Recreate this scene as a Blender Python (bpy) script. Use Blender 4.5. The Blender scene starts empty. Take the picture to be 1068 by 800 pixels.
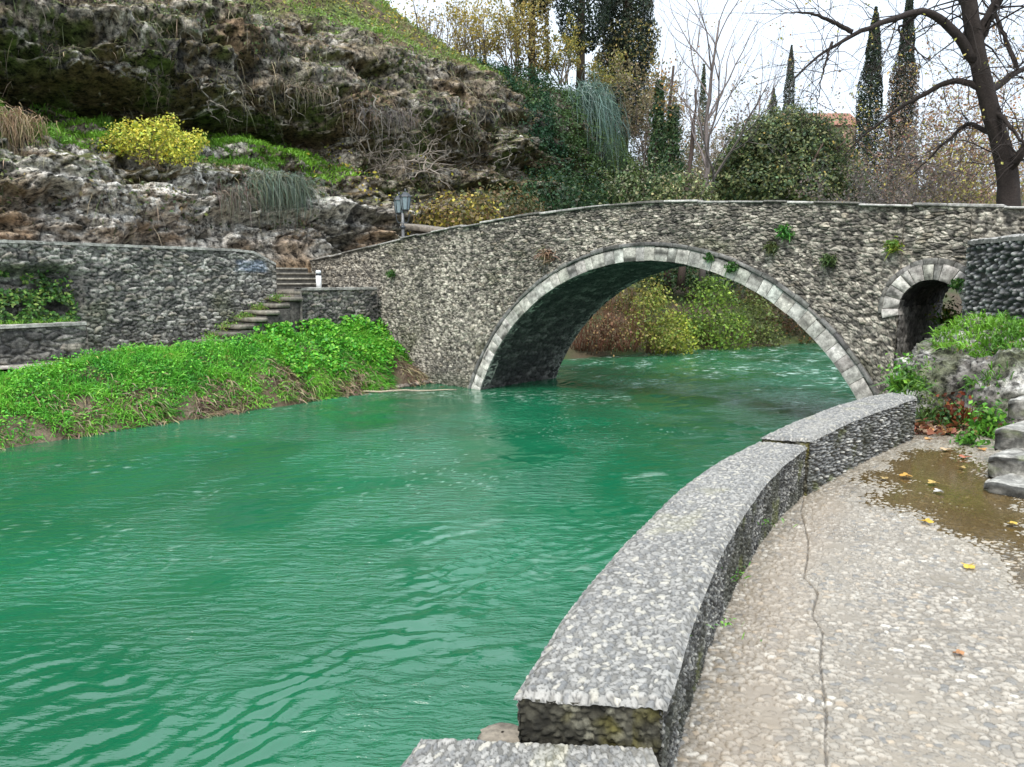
import bpy, math
import numpy as np
from mathutils import Vector
R = np.random.default_rng(7)
scene = bpy.context.scene
COL = scene.collection

# ------------------------------------------------------------------ camera model (for measuring real positions)
F, YH, CZ = 790.0, 290.0, 3.0
A = math.atan((400 - YH) / F)
def ray(px, py):
    x = (px - 534) / F; y = -(py - 400) / F
    return np.array([x, math.cos(A) + y * math.sin(A), -math.sin(A) + y * math.cos(A)])
def atz(px, py, z):
    r = ray(px, py); return np.array([0, 0, CZ]) + r * (z - CZ) / r[2]
def aty(px, py, Y):
    r = ray(px, py); return np.array([0, 0, CZ]) + r * Y / r[1]
# bridge frame: S along the face (to the right, nearer), N through the bridge
TH = math.radians(41.2)
BN = np.array([math.sin(TH), math.cos(TH), 0.0]); BS = np.array([math.cos(TH), -math.sin(TH), 0.0]); BD = 14.73
def br(u, n, z):
    u, n, z = np.broadcast_arrays(np.asarray(u, float), np.asarray(n, float), np.asarray(z, float))
    return BN * (BD + n)[..., None] + BS * u[..., None] + np.array([0, 0, 1.0]) * z[..., None]
def face_at(px, py):
    r = ray(px, py); P = r * (BD / (r @ BN)); return P @ BS, P[2] + CZ
# left bank frame: s along the bank (away), o away from the river
P0 = np.array([-9.1, 13.2, 0.0]); DS = np.array([.6223, .7828, 0.0]); DO = np.array([-.7828, .6223, 0.0])
def bank(s, o, z):
    s, o, z = np.broadcast_arrays(np.asarray(s, float), np.asarray(o, float), np.asarray(z, float))
    return P0 + DS * s[..., None] + DO * o[..., None] + np.array([0, 0, 1.0]) * z[..., None]
def bank_so(px, o):                       # s along the bank where column px meets offset o
    k = (px - 534) / F
    Y = (o + 15.28) / (-.7828 * k + .6223); x = k * Y
    return (x - P0[0]) * DS[0] + (Y - P0[1]) * DS[1]

# ------------------------------------------------------------------ noise
def _h(i, j, k, seed):
    u = np.uint32
    h = i.astype(u) * u(374761393) + j.astype(u) * u(668265263) + k.astype(u) * u(2147483647) + u(seed * 974634757 & 0xffffffff)
    h = (h ^ (h >> u(13))) * u(1274126177)
    h = (h ^ (h >> u(16))) * u(2246822519)
    return h ^ (h >> u(15))
def h01(i, j, seed, k=None):
    i = np.asarray(i); j = np.asarray(j)
    return _h(i, j, np.zeros_like(i) if k is None else k, seed) / 4294967295.0
def vnoise(x, y, z, seed=0):
    x, y, z = np.broadcast_arrays(np.asarray(x, float), np.asarray(y, float), np.asarray(z, float))
    i, j, k = np.floor(x).astype(np.int32), np.floor(y).astype(np.int32), np.floor(z).astype(np.int32)
    fx, fy, fz = (x - i).astype(np.float32), (y - j).astype(np.float32), (z - k).astype(np.float32)
    def g(a, b, c):
        h = _h(i + a, j + b, k + c, seed)
        q = np.float32(1 / 511.5); gx = (h & np.uint32(1023)).astype(np.float32) * q - 1; gy = ((h >> np.uint32(10)) & np.uint32(1023)).astype(np.float32) * q - 1; gz = ((h >> np.uint32(20)) & np.uint32(1023)).astype(np.float32) * q - 1
        return gx * (fx - a) + gy * (fy - b) + gz * (fz - c)
    w = lambda t: t * t * t * (t * (t * 6 - 15) + 10)
    u, v, t = w(fx), w(fy), w(fz)
    L = lambda a, b, q: a + (b - a) * q
    return L(L(L(g(0,0,0), g(1,0,0), u), L(g(0,1,0), g(1,1,0), u), v), L(L(g(0,0,1), g(1,0,1), u), L(g(0,1,1), g(1,1,1), u), v), t)
def fbm(x, y, z=0.0, oct=4, seed=0, gain=.5, ridged=False):
    s = 0; a = 1.0; f = 1.0
    for o in range(oct):
        n = vnoise(np.asarray(x) * f, np.asarray(y) * f, np.asarray(z) * f, seed + o * 17)
        if ridged: n = .5 - 2 * np.abs(n)
        s = s + a * n; a *= gain; f *= 2.03
    return s
def sst(a, b, x):
    t = np.clip((x - a) / (b - a), 0, 1); return t * t * (3 - 2 * t)
def voronoi(u, v, seed=0, jit=.92):
    i, j = np.floor(u).astype(np.int64), np.floor(v).astype(np.int64)
    f1 = np.full(u.shape, 9.0); f2 = f1.copy(); ci = np.zeros_like(i); cj = np.zeros_like(j)
    for a in (-1, 0, 1):
        for b in (-1, 0, 1):
            ii, jj = i + a, j + b
            px = ii + .5 + jit * (h01(ii, jj, seed) - .5) + .25 * (jj % 2); py = jj + .5 + jit * (h01(ii, jj, seed + 1) - .5)
            d = np.hypot(u - px, v - py)
            m = d < f1
            f2 = np.where(m, f1, np.minimum(f2, d)); ci = np.where(m, ii, ci); cj = np.where(m, jj, cj); f1 = np.where(m, d, f1)
    return f1, f2, ci, cj
def stones(u, v, su, sv, seed, warp=.25):
    """fitted stones: edge height 0..1, and three random numbers per stone"""
    wx = warp * fbm(u / su / 2.2, v / sv / 2.2, 3.1, 2, seed + 5); wy = warp * fbm(u / su / 2.2, v / sv / 2.2, 9.7, 2, seed + 6)
    f1, f2, i, j = voronoi(u / su + wx, v / sv + wy, seed)
    return f2 - f1, f1, h01(i, j, seed + 11), h01(i, j, seed + 12), h01(i, j, seed + 13)
def mix(a, b, t):
    return np.asarray(a) * (1 - t)[..., None] + np.asarray(b) * t[..., None]

# ------------------------------------------------------------------ meshes
def tag(o, label=None, cat=None, group=None, kind=None):
    for k, v in (('label', label), ('category', cat), ('group', group), ('kind', kind)):
        if v: o[k] = v
    return o
def thing(name, org, label, cat, group=None):
    o = bpy.data.objects.new(name, None); COL.objects.link(o); o.location = org; o.empty_display_size = .2
    return tag(o, label, cat, group)
def mk(name, V, Fs, mat, parent=None, col=None, smooth=True, org=None):
    V = np.asarray(V, float).reshape(-1, 3)
    if parent is not None:
        org = np.zeros(3); p = parent
        while p is not None: org = org + np.array(p.location); p = p.parent
    elif org is None: org = np.zeros(3)
    if not isinstance(Fs, (list, tuple)): Fs = [Fs]
    Fs = [np.asarray(f, np.int64) for f in Fs if len(f)]
    me = bpy.data.meshes.new(name)
    me.vertices.add(len(V)); me.vertices.foreach_set('co', (V - org).astype(np.float32).ravel())
    li = np.concatenate([f.ravel() for f in Fs]); ln = np.concatenate([np.full(len(f), f.shape[1]) for f in Fs])
    me.loops.add(len(li)); me.loops.foreach_set('vertex_index', li.astype(np.int32))
    me.polygons.add(len(ln)); me.polygons.foreach_set('loop_start', (np.cumsum(ln) - ln).astype(np.int32))
    me.polygons.foreach_set('use_smooth', np.full(len(ln), bool(smooth)))
    me.update(calc_edges=True)
    if col is not None:
        c = np.ones((len(V), 4), np.float32); c[:, :3] = np.clip(np.asarray(col, float).reshape(-1, 3) if np.ndim(col) > 1 else np.broadcast_to(col, (len(V), 3)), 0, 1)
        a = me.color_attributes.new('Col', 'FLOAT_COLOR', 'POINT'); a.data.foreach_set('color', c.ravel())
    me.materials.append(mat)
    o = bpy.data.objects.new(name, me); COL.objects.link(o)
    if parent is not None: o.parent = parent
    else: o.location = org
    return o
def gridF(nu, nv, off=0, flip=False):
    i = np.arange(nu - 1)[:, None] * nv + np.arange(nv - 1)[None]
    f = np.stack([i, i + nv, i + nv + 1, i + 1], -1).reshape(-1, 4) + off
    return f[:, ::-1] if flip else f
class Acc:
    def __init__(s): s.V = []; s.F = {}; s.C = []; s.n = 0
    def add(s, V, F, C=None):
        V = np.asarray(V, float).reshape(-1, 3)
        for f in (F if isinstance(F, (list, tuple)) else [F]):
            f = np.asarray(f)
            if len(f): s.F.setdefault(f.shape[1], []).append(f + s.n)
        s.V.append(V); s.n += len(V)
        s.C.append(np.broadcast_to(np.array((.5, .5, .5)) if C is None else np.asarray(C, float), (len(V), 3)) if C is None or np.ndim(C) < 2 else np.asarray(C, float).reshape(-1, 3))
        return s
    def grid(s, P, C=None, flip=False):
        return s.add(P.reshape(-1, 3), gridF(P.shape[0], P.shape[1], 0, flip), None if C is None else (C.reshape(-1, 3) if np.ndim(C) > 1 else C))
    def build(s, name, mat, parent=None, smooth=True, org=None):
        return mk(name, np.concatenate(s.V), [np.concatenate(v) for v in s.F.values()], mat, parent, np.concatenate(s.C), smooth, org)
def box(acc, c, ax, ay, az, C=None, bev=.0):
    """box from centre and three half-axis vectors, edges chamfered by bev"""
    c, ax, ay, az = map(lambda q: np.asarray(q, float), (c, ax, ay, az))
    V = []; 
    if bev <= 0:
        for sz in (-1, 1):
            for sx, sy in ((-1,-1),(1,-1),(1,1),(-1,1)): V.append(c + sx*ax + sy*ay + sz*az)
        F = [[0,3,2,1],[4,5,6,7],[0,1,5,4],[1,2,6,5],[2,3,7,6],[3,0,4,7]]
        return acc.add(V, np.array(F), C)
    lx, ly, lz = (np.linalg.norm(q) for q in (ax, ay, az))
    rings = []
    for z, b in ((-1, bev), (-1 + bev/lz, 0), (1 - bev/lz, 0), (1, bev)):
        ring = []
        x, y = 1 - b/lx, 1 - b/ly; kx, ky = bev/lx, bev/ly
        for sx, sy in ((-x + kx, -y), (x - kx, -y), (x, -y + ky), (x, y - ky), (x - kx, y), (-x + kx, y), (-x, y - ky), (-x, -y + ky)):
            ring.append(c + sx*ax + sy*ay + z*az)
        rings.append(ring)
    V = np.array(rings).reshape(-1, 3); Q = []
    for r in range(3):
        for k in range(8): Q.append([r*8+k, r*8+(k+1) % 8, (r+1)*8+(k+1) % 8, (r+1)*8+k])
    return acc.add(V, [np.array(Q), np.array([list(range(7, -1, -1)), list(range(24, 32))])], C)
def tube(acc, P, r, C=None, sides=6, cap=True):
    P = np.asarray(P, float); n = len(P); r = np.broadcast_to(np.asarray(r, float), (n,))
    T = np.gradient(P, axis=0); T /= np.linalg.norm(T, axis=1)[:, None] + 1e-9
    up = np.array([0, 0, 1.0]) if abs(T[0] @ [0, 0, 1]) < .9 else np.array([1.0, 0, 0])
    X = np.cross(T, up); X /= np.linalg.norm(X, axis=1)[:, None] + 1e-9
    Y = np.cross(T, X)
    a = np.arange(sides) / sides * 2 * math.pi
    V = P[:, None] + r[:, None, None] * (X[:, None] * np.cos(a)[None, :, None] + Y[:, None] * np.sin(a)[None, :, None])
    i = np.arange(n - 1)[:, None] * sides; k = np.arange(sides)[None]; k2 = (k + 1) % sides
    Fq = np.stack([i + k, i + sides + k, i + sides + k2, i + k2], -1).reshape(-1, 4)
    Fs = [Fq]
    if cap: Fs.append(np.array([np.arange(sides), np.arange(sides)[::-1] + (n - 1) * sides]))
    return acc.add(V.reshape(-1, 3), Fs, C)
def lathe(acc, base, prof, C=None, sides=20):
    prof = np.asarray(prof, float); a = np.arange(sides) / sides * 2 * math.pi; n = len(prof)
    V = np.stack([prof[:, 0, None] * np.cos(a), prof[:, 0, None] * np.sin(a), np.broadcast_to(prof[:, 1, None], (n, sides))], -1) + np.asarray(base)
    i = np.arange(n - 1)[:, None] * sides; k = np.arange(sides)[None]; k2 = (k + 1) % sides
    Fq = np.stack([i + k, i + k2, i + sides + k2, i + sides + k], -1).reshape(-1, 4)
    return acc.add(V.reshape(-1, 3), [Fq, np.array([np.arange(sides)[::-1], np.arange(sides) + (n - 1) * sides])], C)
def unit(v): return v / (np.linalg.norm(v, axis=-1, keepdims=True) + 1e-9)
def blades(acc, P, D, L, W, C, droop=.5):
    """tapered bent blades: base P, direction D, length L, width W, colour C (each n)"""
    n = len(P)
    if n == 0: return acc
    D = unit(D); L = np.broadcast_to(L, (n,))[:, None]; W = np.broadcast_to(W, (n,))[:, None]
    side = unit(np.cross(D, R.normal(size=(n, 3)))) * W * .5
    dr = np.broadcast_to(droop, (n,))[:, None] * L * np.array([0, 0, -1.0])
    m = P + D * L * .5 + dr * .22; t = P + D * L + dr
    V = np.stack([P - side * .8, P + side * .8, m + side, m - side, t], 1).reshape(-1, 3)
    b = np.arange(n)[:, None] * 5
    C = np.broadcast_to(C, (n, 3))
    return acc.add(V, [b + np.array([[0, 1, 2, 3]]), b + np.array([[3, 2, 4]])], np.repeat(C, 5, 0))
def leaves(acc, P, N, size, C, asp=.62):
    """leaf cards: a folded rhombus at P facing N"""
    n = len(P)
    if n == 0: return acc
    N = unit(N + 1e-6); size = np.broadcast_to(size, (n,))[:, None]
    X = unit(np.cross(N, R.normal(size=(n, 3)))); Y = np.cross(N, X)
    l = X * size * .5; w = Y * size * .5 * asp; fold = N * size * .1
    V = np.stack([P - l, P + w + fold, P + l, P - w + fold], 1).reshape(-1, 3)
    b = np.arange(n)[:, None] * 4
    C = np.broadcast_to(C, (n, 3))
    return acc.add(V, [b + np.array([[0, 1, 2]]), b + np.array([[0, 2, 3]])], np.repeat(C, 4, 0))
def cvar(n, cols, amt=.25, w=None):
    cols = np.asarray(cols, float); k = R.choice(len(cols), n, p=w)
    return np.clip(cols[k] * (1 + amt * R.normal(size=(n, 1))) * (1 + .06 * R.normal(size=(n, 3))), .004, .9)

# ------------------------------------------------------------------ materials
def newmat(name):
    m = bpy.data.materials.new(name); m.use_nodes = True
    return m, m.node_tree, m.node_tree.nodes['Principled BSDF']
def nd(nt, t, **kw):
    n = nt.nodes.new(t)
    for k, v in kw.items():
        if k in n.inputs: n.inputs[k].default_value = v
        else: setattr(n, k, v)
    return n
def attr_mat(name, rough=.85, bump=.5, bscale=60, bdist=.01, var=.35, spec=.35, vscale=None, rough_var=0, speck=0, sscale=9):
    """colour from the mesh's own stone / soil / bark colour, with fine grain and bump"""
    m, nt, b = newmat(name); L = nt.links.new
    at = nd(nt, 'ShaderNodeAttribute', attribute_name='Col')
    tc = nd(nt, 'ShaderNodeNewGeometry')
    n1 = nd(nt, 'ShaderNodeTexNoise', Scale=vscale or bscale, Detail=5.0, Roughness=.65)
    L(tc.outputs['Position'], n1.inputs['Vector'])
    mr = nd(nt, 'ShaderNodeMapRange'); mr.inputs['From Min'].default_value = .25; mr.inputs['From Max'].default_value = .75
    mr.inputs['To Min'].default_value = 1 - var; mr.inputs['To Max'].default_value = 1 + var
    L(n1.outputs['Fac'], mr.inputs['Value'])
    mu = nd(nt, 'ShaderNodeVectorMath', operation='MULTIPLY')
    L(at.outputs['Color'], mu.inputs[0]); L(mr.outputs['Result'], mu.inputs[1])
    if speck:                                   # pits and pale lichen flecks
        ns = nd(nt, 'ShaderNodeTexNoise', Scale=sscale, Detail=7.0, Roughness=.75); L(tc.outputs['Position'], ns.inputs['Vector'])
        rs = nd(nt, 'ShaderNodeValToRGB'); er = rs.color_ramp.elements
        er[0].position = .40; er[0].color = (1 - speck,) * 3 + (1,); er[1].position = .60; er[1].color = (1 + speck * .7,) * 3 + (1,)
        em = rs.color_ramp.elements.new(.5); em.color = (.92, .92, .92, 1)
        L(ns.outputs['Fac'], rs.inputs[0]); m3 = nd(nt, 'ShaderNodeVectorMath', operation='MULTIPLY'); L(mu.outputs[0], m3.inputs[0]); L(rs.outputs[0], m3.inputs[1]); mu = m3
    L(mu.outputs['Vector'], b.inputs['Base Color'])
    b.inputs['Roughness'].default_value = rough; b.inputs['Specular IOR Level'].default_value = spec
    if rough_var:
        m2 = nd(nt, 'ShaderNodeMapRange'); m2.inputs['From Min'].default_value = .3; m2.inputs['From Max'].default_value = .7
        m2.inputs['To Min'].default_value = rough - rough_var; m2.inputs['To Max'].default_value = rough + rough_var
        n3 = nd(nt, 'ShaderNodeTexNoise', Scale=1.3, Detail=4.0); L(tc.outputs['Position'], n3.inputs['Vector'])
        L(n3.outputs['Fac'], m2.inputs['Value']); L(m2.outputs['Result'], b.inputs['Roughness'])
    if bump:
        n2 = nd(nt, 'ShaderNodeTexNoise', Scale=bscale, Detail=6.0, Roughness=.7); L(tc.outputs['Position'], n2.inputs['Vector'])
        bp = nd(nt, 'ShaderNodeBump', Strength=bump, Distance=bdist); L(n2.outputs['Fac'], bp.inputs['Height']); L(bp.outputs['Normal'], b.inputs['Normal'])
    return m
def leaf_mat(name, trans=.35, rough=.45):
    m, nt, b = newmat(name); L = nt.links.new
    at = nd(nt, 'ShaderNodeAttribute', attribute_name='Col')
    L(at.outputs['Color'], b.inputs['Base Color']); b.inputs['Roughness'].default_value = rough; b.inputs['Specular IOR Level'].default_value = .35
    tr = nd(nt, 'ShaderNodeBsdfTranslucent'); L(at.outputs['Color'], tr.inputs['Color'])
    mx = nd(nt, 'ShaderNodeMixShader'); mx.inputs[0].default_value = trans
    L(b.outputs[0], mx.inputs[1]); L(tr.outputs[0], mx.inputs[2]); L(mx.outputs[0], nt.nodes['Material Output'].inputs['Surface'])
    return m
def plain(name, c, rough=.5, metal=0, bump=.15, bscale=80):
    m, nt, b = newmat(name)
    b.inputs['Roughness'].default_value = rough; b.inputs['Metallic'].default_value = metal
    n = nd(nt, 'ShaderNodeTexNoise', Scale=bscale / 4, Detail=5.0)
    cr = nd(nt, 'ShaderNodeValToRGB'); e = cr.color_ramp.elements
    e[0].position = .3; e[1].position = .7
    e[0].color = (*[q * .75 for q in c], 1); e[1].color = (*[min(1, q * 1.2) for q in c], 1)
    tc = nd(nt, 'ShaderNodeNewGeometry'); nt.links.new(tc.outputs['Position'], n.inputs['Vector'])
    nt.links.new(n.outputs['Fac'], cr.inputs[0]); nt.links.new(cr.outputs[0], b.inputs['Base Color'])
    bp = nd(nt, 'ShaderNodeBump', Strength=bump, Distance=.005); nt.links.new(n.outputs['Fac'], bp.inputs['Height']); nt.links.new(bp.outputs['Normal'], b.inputs['Normal'])
    return m
M_STONE = attr_mat('rubble_stone', .88, .8, 45, .012, .4, speck=.6, sscale=10)
M_RING = attr_mat('dressed_stone', .85, .6, 40, .008, .3, speck=.45, sscale=7)
M_CLIFF = attr_mat('cliff_rock', .92, 1.0, 14, .09, .4, .25, speck=.9, sscale=4.6)
M_SOIL = attr_mat('soil', .95, .8, 25, .03, .4, .2)
M_PEB = attr_mat('wet_pebbles', .38, .25, 220, .002, .2, .5, rough_var=.16)
M_COPE = attr_mat('pebble_coping', .55, .4, 200, .002, .25, .45, rough_var=.15)
M_LEAF = leaf_mat('leaf'); M_GRASS = leaf_mat('grass_blade', .3, .42); M_DRY = leaf_mat('dry_leaf', .2, .7)
M_BARK = attr_mat('bark', .9, .8, 30, .02, .4, .25)

def water_mat():
    m, nt, b = newmat('river_water'); L = nt.links.new
    g = nd(nt, 'ShaderNodeNewGeometry')
    n = nd(nt, 'ShaderNodeTexNoise', Scale=.16, Detail=3.0, Distortion=.6); L(g.outputs['Position'], n.inputs['Vector'])
    cr = nd(nt, 'ShaderNodeValToRGB'); e = cr.color_ramp.elements
    e[0].position = .34; e[0].color = (.005, .086, .036, 1); e[1].position = .68; e[1].color = (.009, .138, .062, 1)
    L(n.outputs['Fac'], cr.inputs[0])
    at = nd(nt, 'ShaderNodeAttribute', attribute_name='Col')     # churned water, painted sky glints, olive of sand and bank reflection
    ad = nd(nt, 'ShaderNodeVectorMath', operation='ADD'); L(cr.outputs[0], ad.inputs[0]); L(at.outputs['Color'], ad.inputs[1])
    L(ad.outputs[0], b.inputs['Base Color'])
    b.inputs['Roughness'].default_value = .05; b.inputs['IOR'].default_value = 1.46; b.inputs['Specular IOR Level'].default_value = .8
    mp = nd(nt, 'ShaderNodeMapping'); mp.inputs['Rotation'].default_value = (0, 0, math.radians(-40.5)); mp.inputs['Scale'].default_value = (1.2, 4.6, 3)
    L(g.outputs['Position'], mp.inputs['Vector'])
    n2 = nd(nt, 'ShaderNodeTexNoise', Scale=2.2, Detail=4.0, Roughness=.55, Distortion=.4); L(mp.outputs[0], n2.inputs['Vector'])
    n3 = nd(nt, 'ShaderNodeTexNoise', Scale=16.0, Detail=4.0, Roughness=.65); L(g.outputs['Position'], n3.inputs['Vector'])
    b1 = nd(nt, 'ShaderNodeBump', Strength=1.0, Distance=.055); L(n2.outputs['Fac'], b1.inputs['Height'])
    b2 = nd(nt, 'ShaderNodeBump', Strength=.6, Distance=.012); L(n3.outputs['Fac'], b2.inputs['Height']); L(b1.outputs[0], b2.inputs['Normal'])
    L(b2.outputs[0], b.inputs['Normal'])
    nk = nd(nt, 'ShaderNodeTexNoise', Scale=.42, Detail=3.0, Distortion=.8); L(g.outputs['Position'], nk.inputs['Vector'])      # gusts: smooth and ruffled patches
    for bb, lo, hi in ((b1, .10, 1.15), (b2, .06, .7)):
        mk_ = nd(nt, 'ShaderNodeMapRange'); mk_.inputs['From Min'].default_value = .40; mk_.inputs['From Max'].default_value = .62; mk_.inputs['To Min'].default_value = lo; mk_.inputs['To Max'].default_value = hi
        L(nk.outputs['Fac'], mk_.inputs['Value']); L(mk_.outputs[0], bb.inputs['Strength'])
    return m
M_WATER = water_mat()

# ------------------------------------------------------------------ world, sun, camera
w = bpy.data.worlds.new('World'); scene.world = w; w.use_nodes = True
nt = w.node_tree; nt.nodes.clear(); L = nt.links.new
SUN_EL, SUN_AZ = math.radians(52), math.radians(200)     # azimuth clockwise from +Y
sky = nd(nt, 'ShaderNodeTexSky', sky_type='NISHITA', sun_disc=False, sun_elevation=SUN_EL, sun_rotation=SUN_AZ, air_density=1.0, dust_density=3.0)
bg1 = nd(nt, 'ShaderNodeBackground', Strength=.09); L(sky.outputs[0], bg1.inputs['Color'])
tc = nd(nt, 'ShaderNodeTexCoord'); sx = nd(nt, 'ShaderNodeSeparateXYZ'); L(tc.outputs['Generated'], sx.inputs[0])
cn = nd(nt, 'ShaderNodeTexNoise', Scale=2.6, Detail=6.0, Roughness=.55); L(tc.outputs['Generated'], cn.inputs['Vector'])
el = nd(nt, 'ShaderNodeMapRange'); L(sx.outputs['Z'], el.inputs['Value'])           # overcast sky: zenith brighter than horizon
el.inputs['From Min'].default_value = 0; el.inputs['From Max'].default_value = 1; el.inputs['To Min'].default_value = .58; el.inputs['To Max'].default_value = 1.75
cm = nd(nt, 'ShaderNodeMapRange'); L(cn.outputs['Fac'], cm.inputs['Value']); cm.inputs['From Min'].default_value = .3; cm.inputs['From Max'].default_value = .7; cm.inputs['To Min'].default_value = .86; cm.inputs['To Max'].default_value = 1.1
ml = nd(nt, 'ShaderNodeMath', operation='MULTIPLY'); L(el.outputs[0], ml.inputs[0]); L(cm.outputs[0], ml.inputs[1])
bg2 = nd(nt, 'ShaderNodeBackground'); bg2.inputs['Color'].default_value = (.80, .89, 1.0, 1); L(ml.outputs[0], bg2.inputs['Strength'])
ms = nd(nt, 'ShaderNodeMixShader'); ms.inputs[0].default_value = .8
L(bg1.outputs[0], ms.inputs[1]); L(bg2.outputs[0], ms.inputs[2])
wo = nd(nt, 'ShaderNodeOutputWorld'); L(ms.outputs[0], wo.inputs['Surface'])
sl = bpy.data.lights.new('sun', 'SUN'); sl.energy = 1.5; sl.angle = math.radians(14); sl.color = (1, .96, .9)
so = bpy.data.objects.new('sun', sl); COL.objects.link(so)
sd = Vector((math.sin(SUN_AZ) * math.cos(SUN_EL), math.cos(SUN_AZ) * math.cos(SUN_EL), math.sin(SUN_EL)))
so.rotation_euler = sd.to_track_quat('Z', 'Y').to_euler(); so.location = (0, 0, 40)
cam = bpy.data.cameras.new('camera'); co = bpy.data.objects.new('camera', cam); COL.objects.link(co)
co.location = (0, 0, CZ); co.rotation_euler = (math.pi / 2 - A, 0, 0)
cam.sensor_fit = 'HORIZONTAL'; cam.sensor_width = 36; cam.lens = F / 1068 * 36; cam.clip_end = 2000; cam.clip_start = .05
scene.camera = co
vs = scene.view_settings; vs.view_transform = 'Standard'; vs.look = 'None'; vs.exposure = 1.0; vs.gamma = 1; vs.use_curve_mapping = False

# ------------------------------------------------------------------ river
def polydist(X, Y, pts):
    """signed distance to an open polyline (positive on its left side) """
    best = np.full(X.shape, 1e9); sg = np.zeros(X.shape)
    for a, b in zip(pts[:-1], pts[1:]):
        ax, ay = a; dx, dy = b[0] - ax, b[1] - ay; l2 = dx * dx + dy * dy
        t = np.clip(((X - ax) * dx + (Y - ay) * dy) / l2, 0, 1)
        d = np.hypot(X - ax - t * dx, Y - ay - t * dy)
        c = (dx * (Y - ay) - dy * (X - ax)) / math.sqrt(l2)
        m = d < best - 1e-6; best = np.where(m, d, best); sg = np.where(m, np.sign(c), sg)
    return best * sg
LEFT = [(-60, -51), (-9.1, 13.2), (-3.6, 20.1), (-1.6, 20.9), (.9, 23.4), (1.0, 26.6), (2.2, 28.3), (7.5, 31.8), (14, 35.1), (30, 41), (90, 60)]
RIGHT = [(-6, -20), (-.3, 1.0), (-.05, 1.9), (.82, 4.0), (1.9, 5.8), (3.3, 7.6), (5.0, 10.5), (6.75, 13.6), (8.9, 16.1), (14, 22), (24, 29), (50, 40), (110, 62)]
xs = np.concatenate([np.linspace(-80, -14, 30)[:-1], np.arange(-14, -5, .07), np.arange(-5, 3.6, .032), np.arange(3.6, 11, .06), np.linspace(11, 20, 60)[:-1], np.linspace(20, 110, 40)])
ys = np.concatenate([np.linspace(-50, 1, 25)[:-1], 1 + np.cumsum(np.linspace(.020, .10, 700))])
ys = np.concatenate([ys, np.linspace(ys[-1] + .3, 70, 25)])
X, Y = np.meshgrid(xs, ys, indexing='ij')
fl = DS[:2]                                                  # flow axis
a_ = X * fl[0] + Y * fl[1]; c_ = -X * fl[1] + Y * fl[0]
calm = sst(-.35, .5, fbm(X * .22, Y * .22, 0, 3, 31) + .18)
near = sst(9, 2, np.hypot(X - .5, Y - 3.5))
# ripples thrown back from the wall, curving with it
dw = -polydist(X, Y, RIGHT[1:7]); dw = np.abs(dw)
arc = np.hypot(X - 4.8, Y - 2.2)
cr = -.65 * X + .76 * Y; al = .76 * X + .65 * Y                 # across and along the long crests
wob = fbm(X * .35, Y * .35, 2, 3, 41)
def crests(lam, sd, sharp=1.6):
    q = np.sin(2 * math.pi * (cr / lam + 2.6 * wob + 1.5 * fbm(cr * 1.5, al * 1.2, 3, 3, sd)))
    return (np.abs(.5 + .5 * q) ** sharp) * 2 - .8
m1 = sst(-.28, .25, fbm(cr * .55, al * .22, 5, 3, 44)) * (.25 + .75 * sst(7.5, 1.0, dw)) * sst(16, 8, Y)
m2 = sst(-.12, .35, fbm(cr * .9, al * .4, 9, 3, 45)) * (.35 + .65 * sst(-.2, .2, fbm(X * .3, Y * .3, 21, 2, 48))) * (.15 + .85 * sst(5.5, .5, dw)) * sst(13, 7, Y)
m3 = sst(.05, .35, fbm(cr * .5, al * .25, 15, 3, 46))
Z = .008 * m1 * crests(.40, 51, 2.0) + .024 * m2 * crests(.24, 53, 2.0) + .013 * m2 * crests(.14, 57) + .0085 * m3 * crests(.30, 55) * sst(6, 9, Y)
Z = Z + .030 * fbm(X * .9, Y * .9, 0, 2, 5) + .022 * fbm(cr * 3.2, al * 1.5, 4, 4, 9, .6) * (.12 + .88 * (1 - calm))
Z = Z + .035 * fbm(cr * 2.6, al * 1.0, 7, 3, 77) * sst(13, 20, a_) * 1.1
dl = polydist(X, Y, LEFT); dr = polydist(X, Y, RIGHT)
churn = sst(.05, .45, fbm(a_ * .55, c_ * 1.3, 1, 4, 61) + .34 * sst(16, 27, a_) * sst(70, 50, a_) + .14 * sst(5.0, .5, dw) * sst(7, 10, Y) - .10)
foam_glint = churn * sst(.08, .36, fbm(X * 1.6, Y * 5.5 - X * 1.2, 8, 4, 63, .6)) * np.maximum(sst(15, 23, a_), .8 * sst(5, 9, Y) * sst(5.0, .5, dw))
foam_glint = np.maximum(foam_glint, .38 * sst(.36, .52, fbm(X * 7, Y * 12, 3, 3, 67, .6)) * sst(6.5, 9, Y) * sst(.0, .3, fbm(X * .35, Y * .5, 3, 2, 69)))  # scattered white flecks: sky glints on the wavelets put into the colour
foam_glint = np.maximum(foam_glint, .6 * sst(.12, .4, fbm(X * 2.5, Y * 8 - X * 2, 3, 3, 68, .6)) * sst(1.6, .2, np.abs(Y - 19.3 + .25 * X)) * (X < 3) * (X > -5))
sand_refl = sst(-3.2, -.4, dl) * .8 * (.6 + .8 * fbm(X * .7, Y * .7, 3, 3, 71)) + sst(.0, .5, fbm(X * .25, Y * .25, 12, 2, 73)) * sst(14, 19, Y) * sst(1, 6, X) * .6  # olive tint: sandy shallows plus the bank's reflection painted into the water
col = foam_glint[..., None] * np.array([.42, .46, .44]) + np.clip(sand_refl, 0, 1)[..., None] * np.array([.016, -.040, -.030])
col = np.maximum(col, -.05)
rv = Acc().grid(np.stack([X, Y, Z], -1), col, flip=False).build('river', M_WATER); tag(rv, kind='structure')

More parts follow.
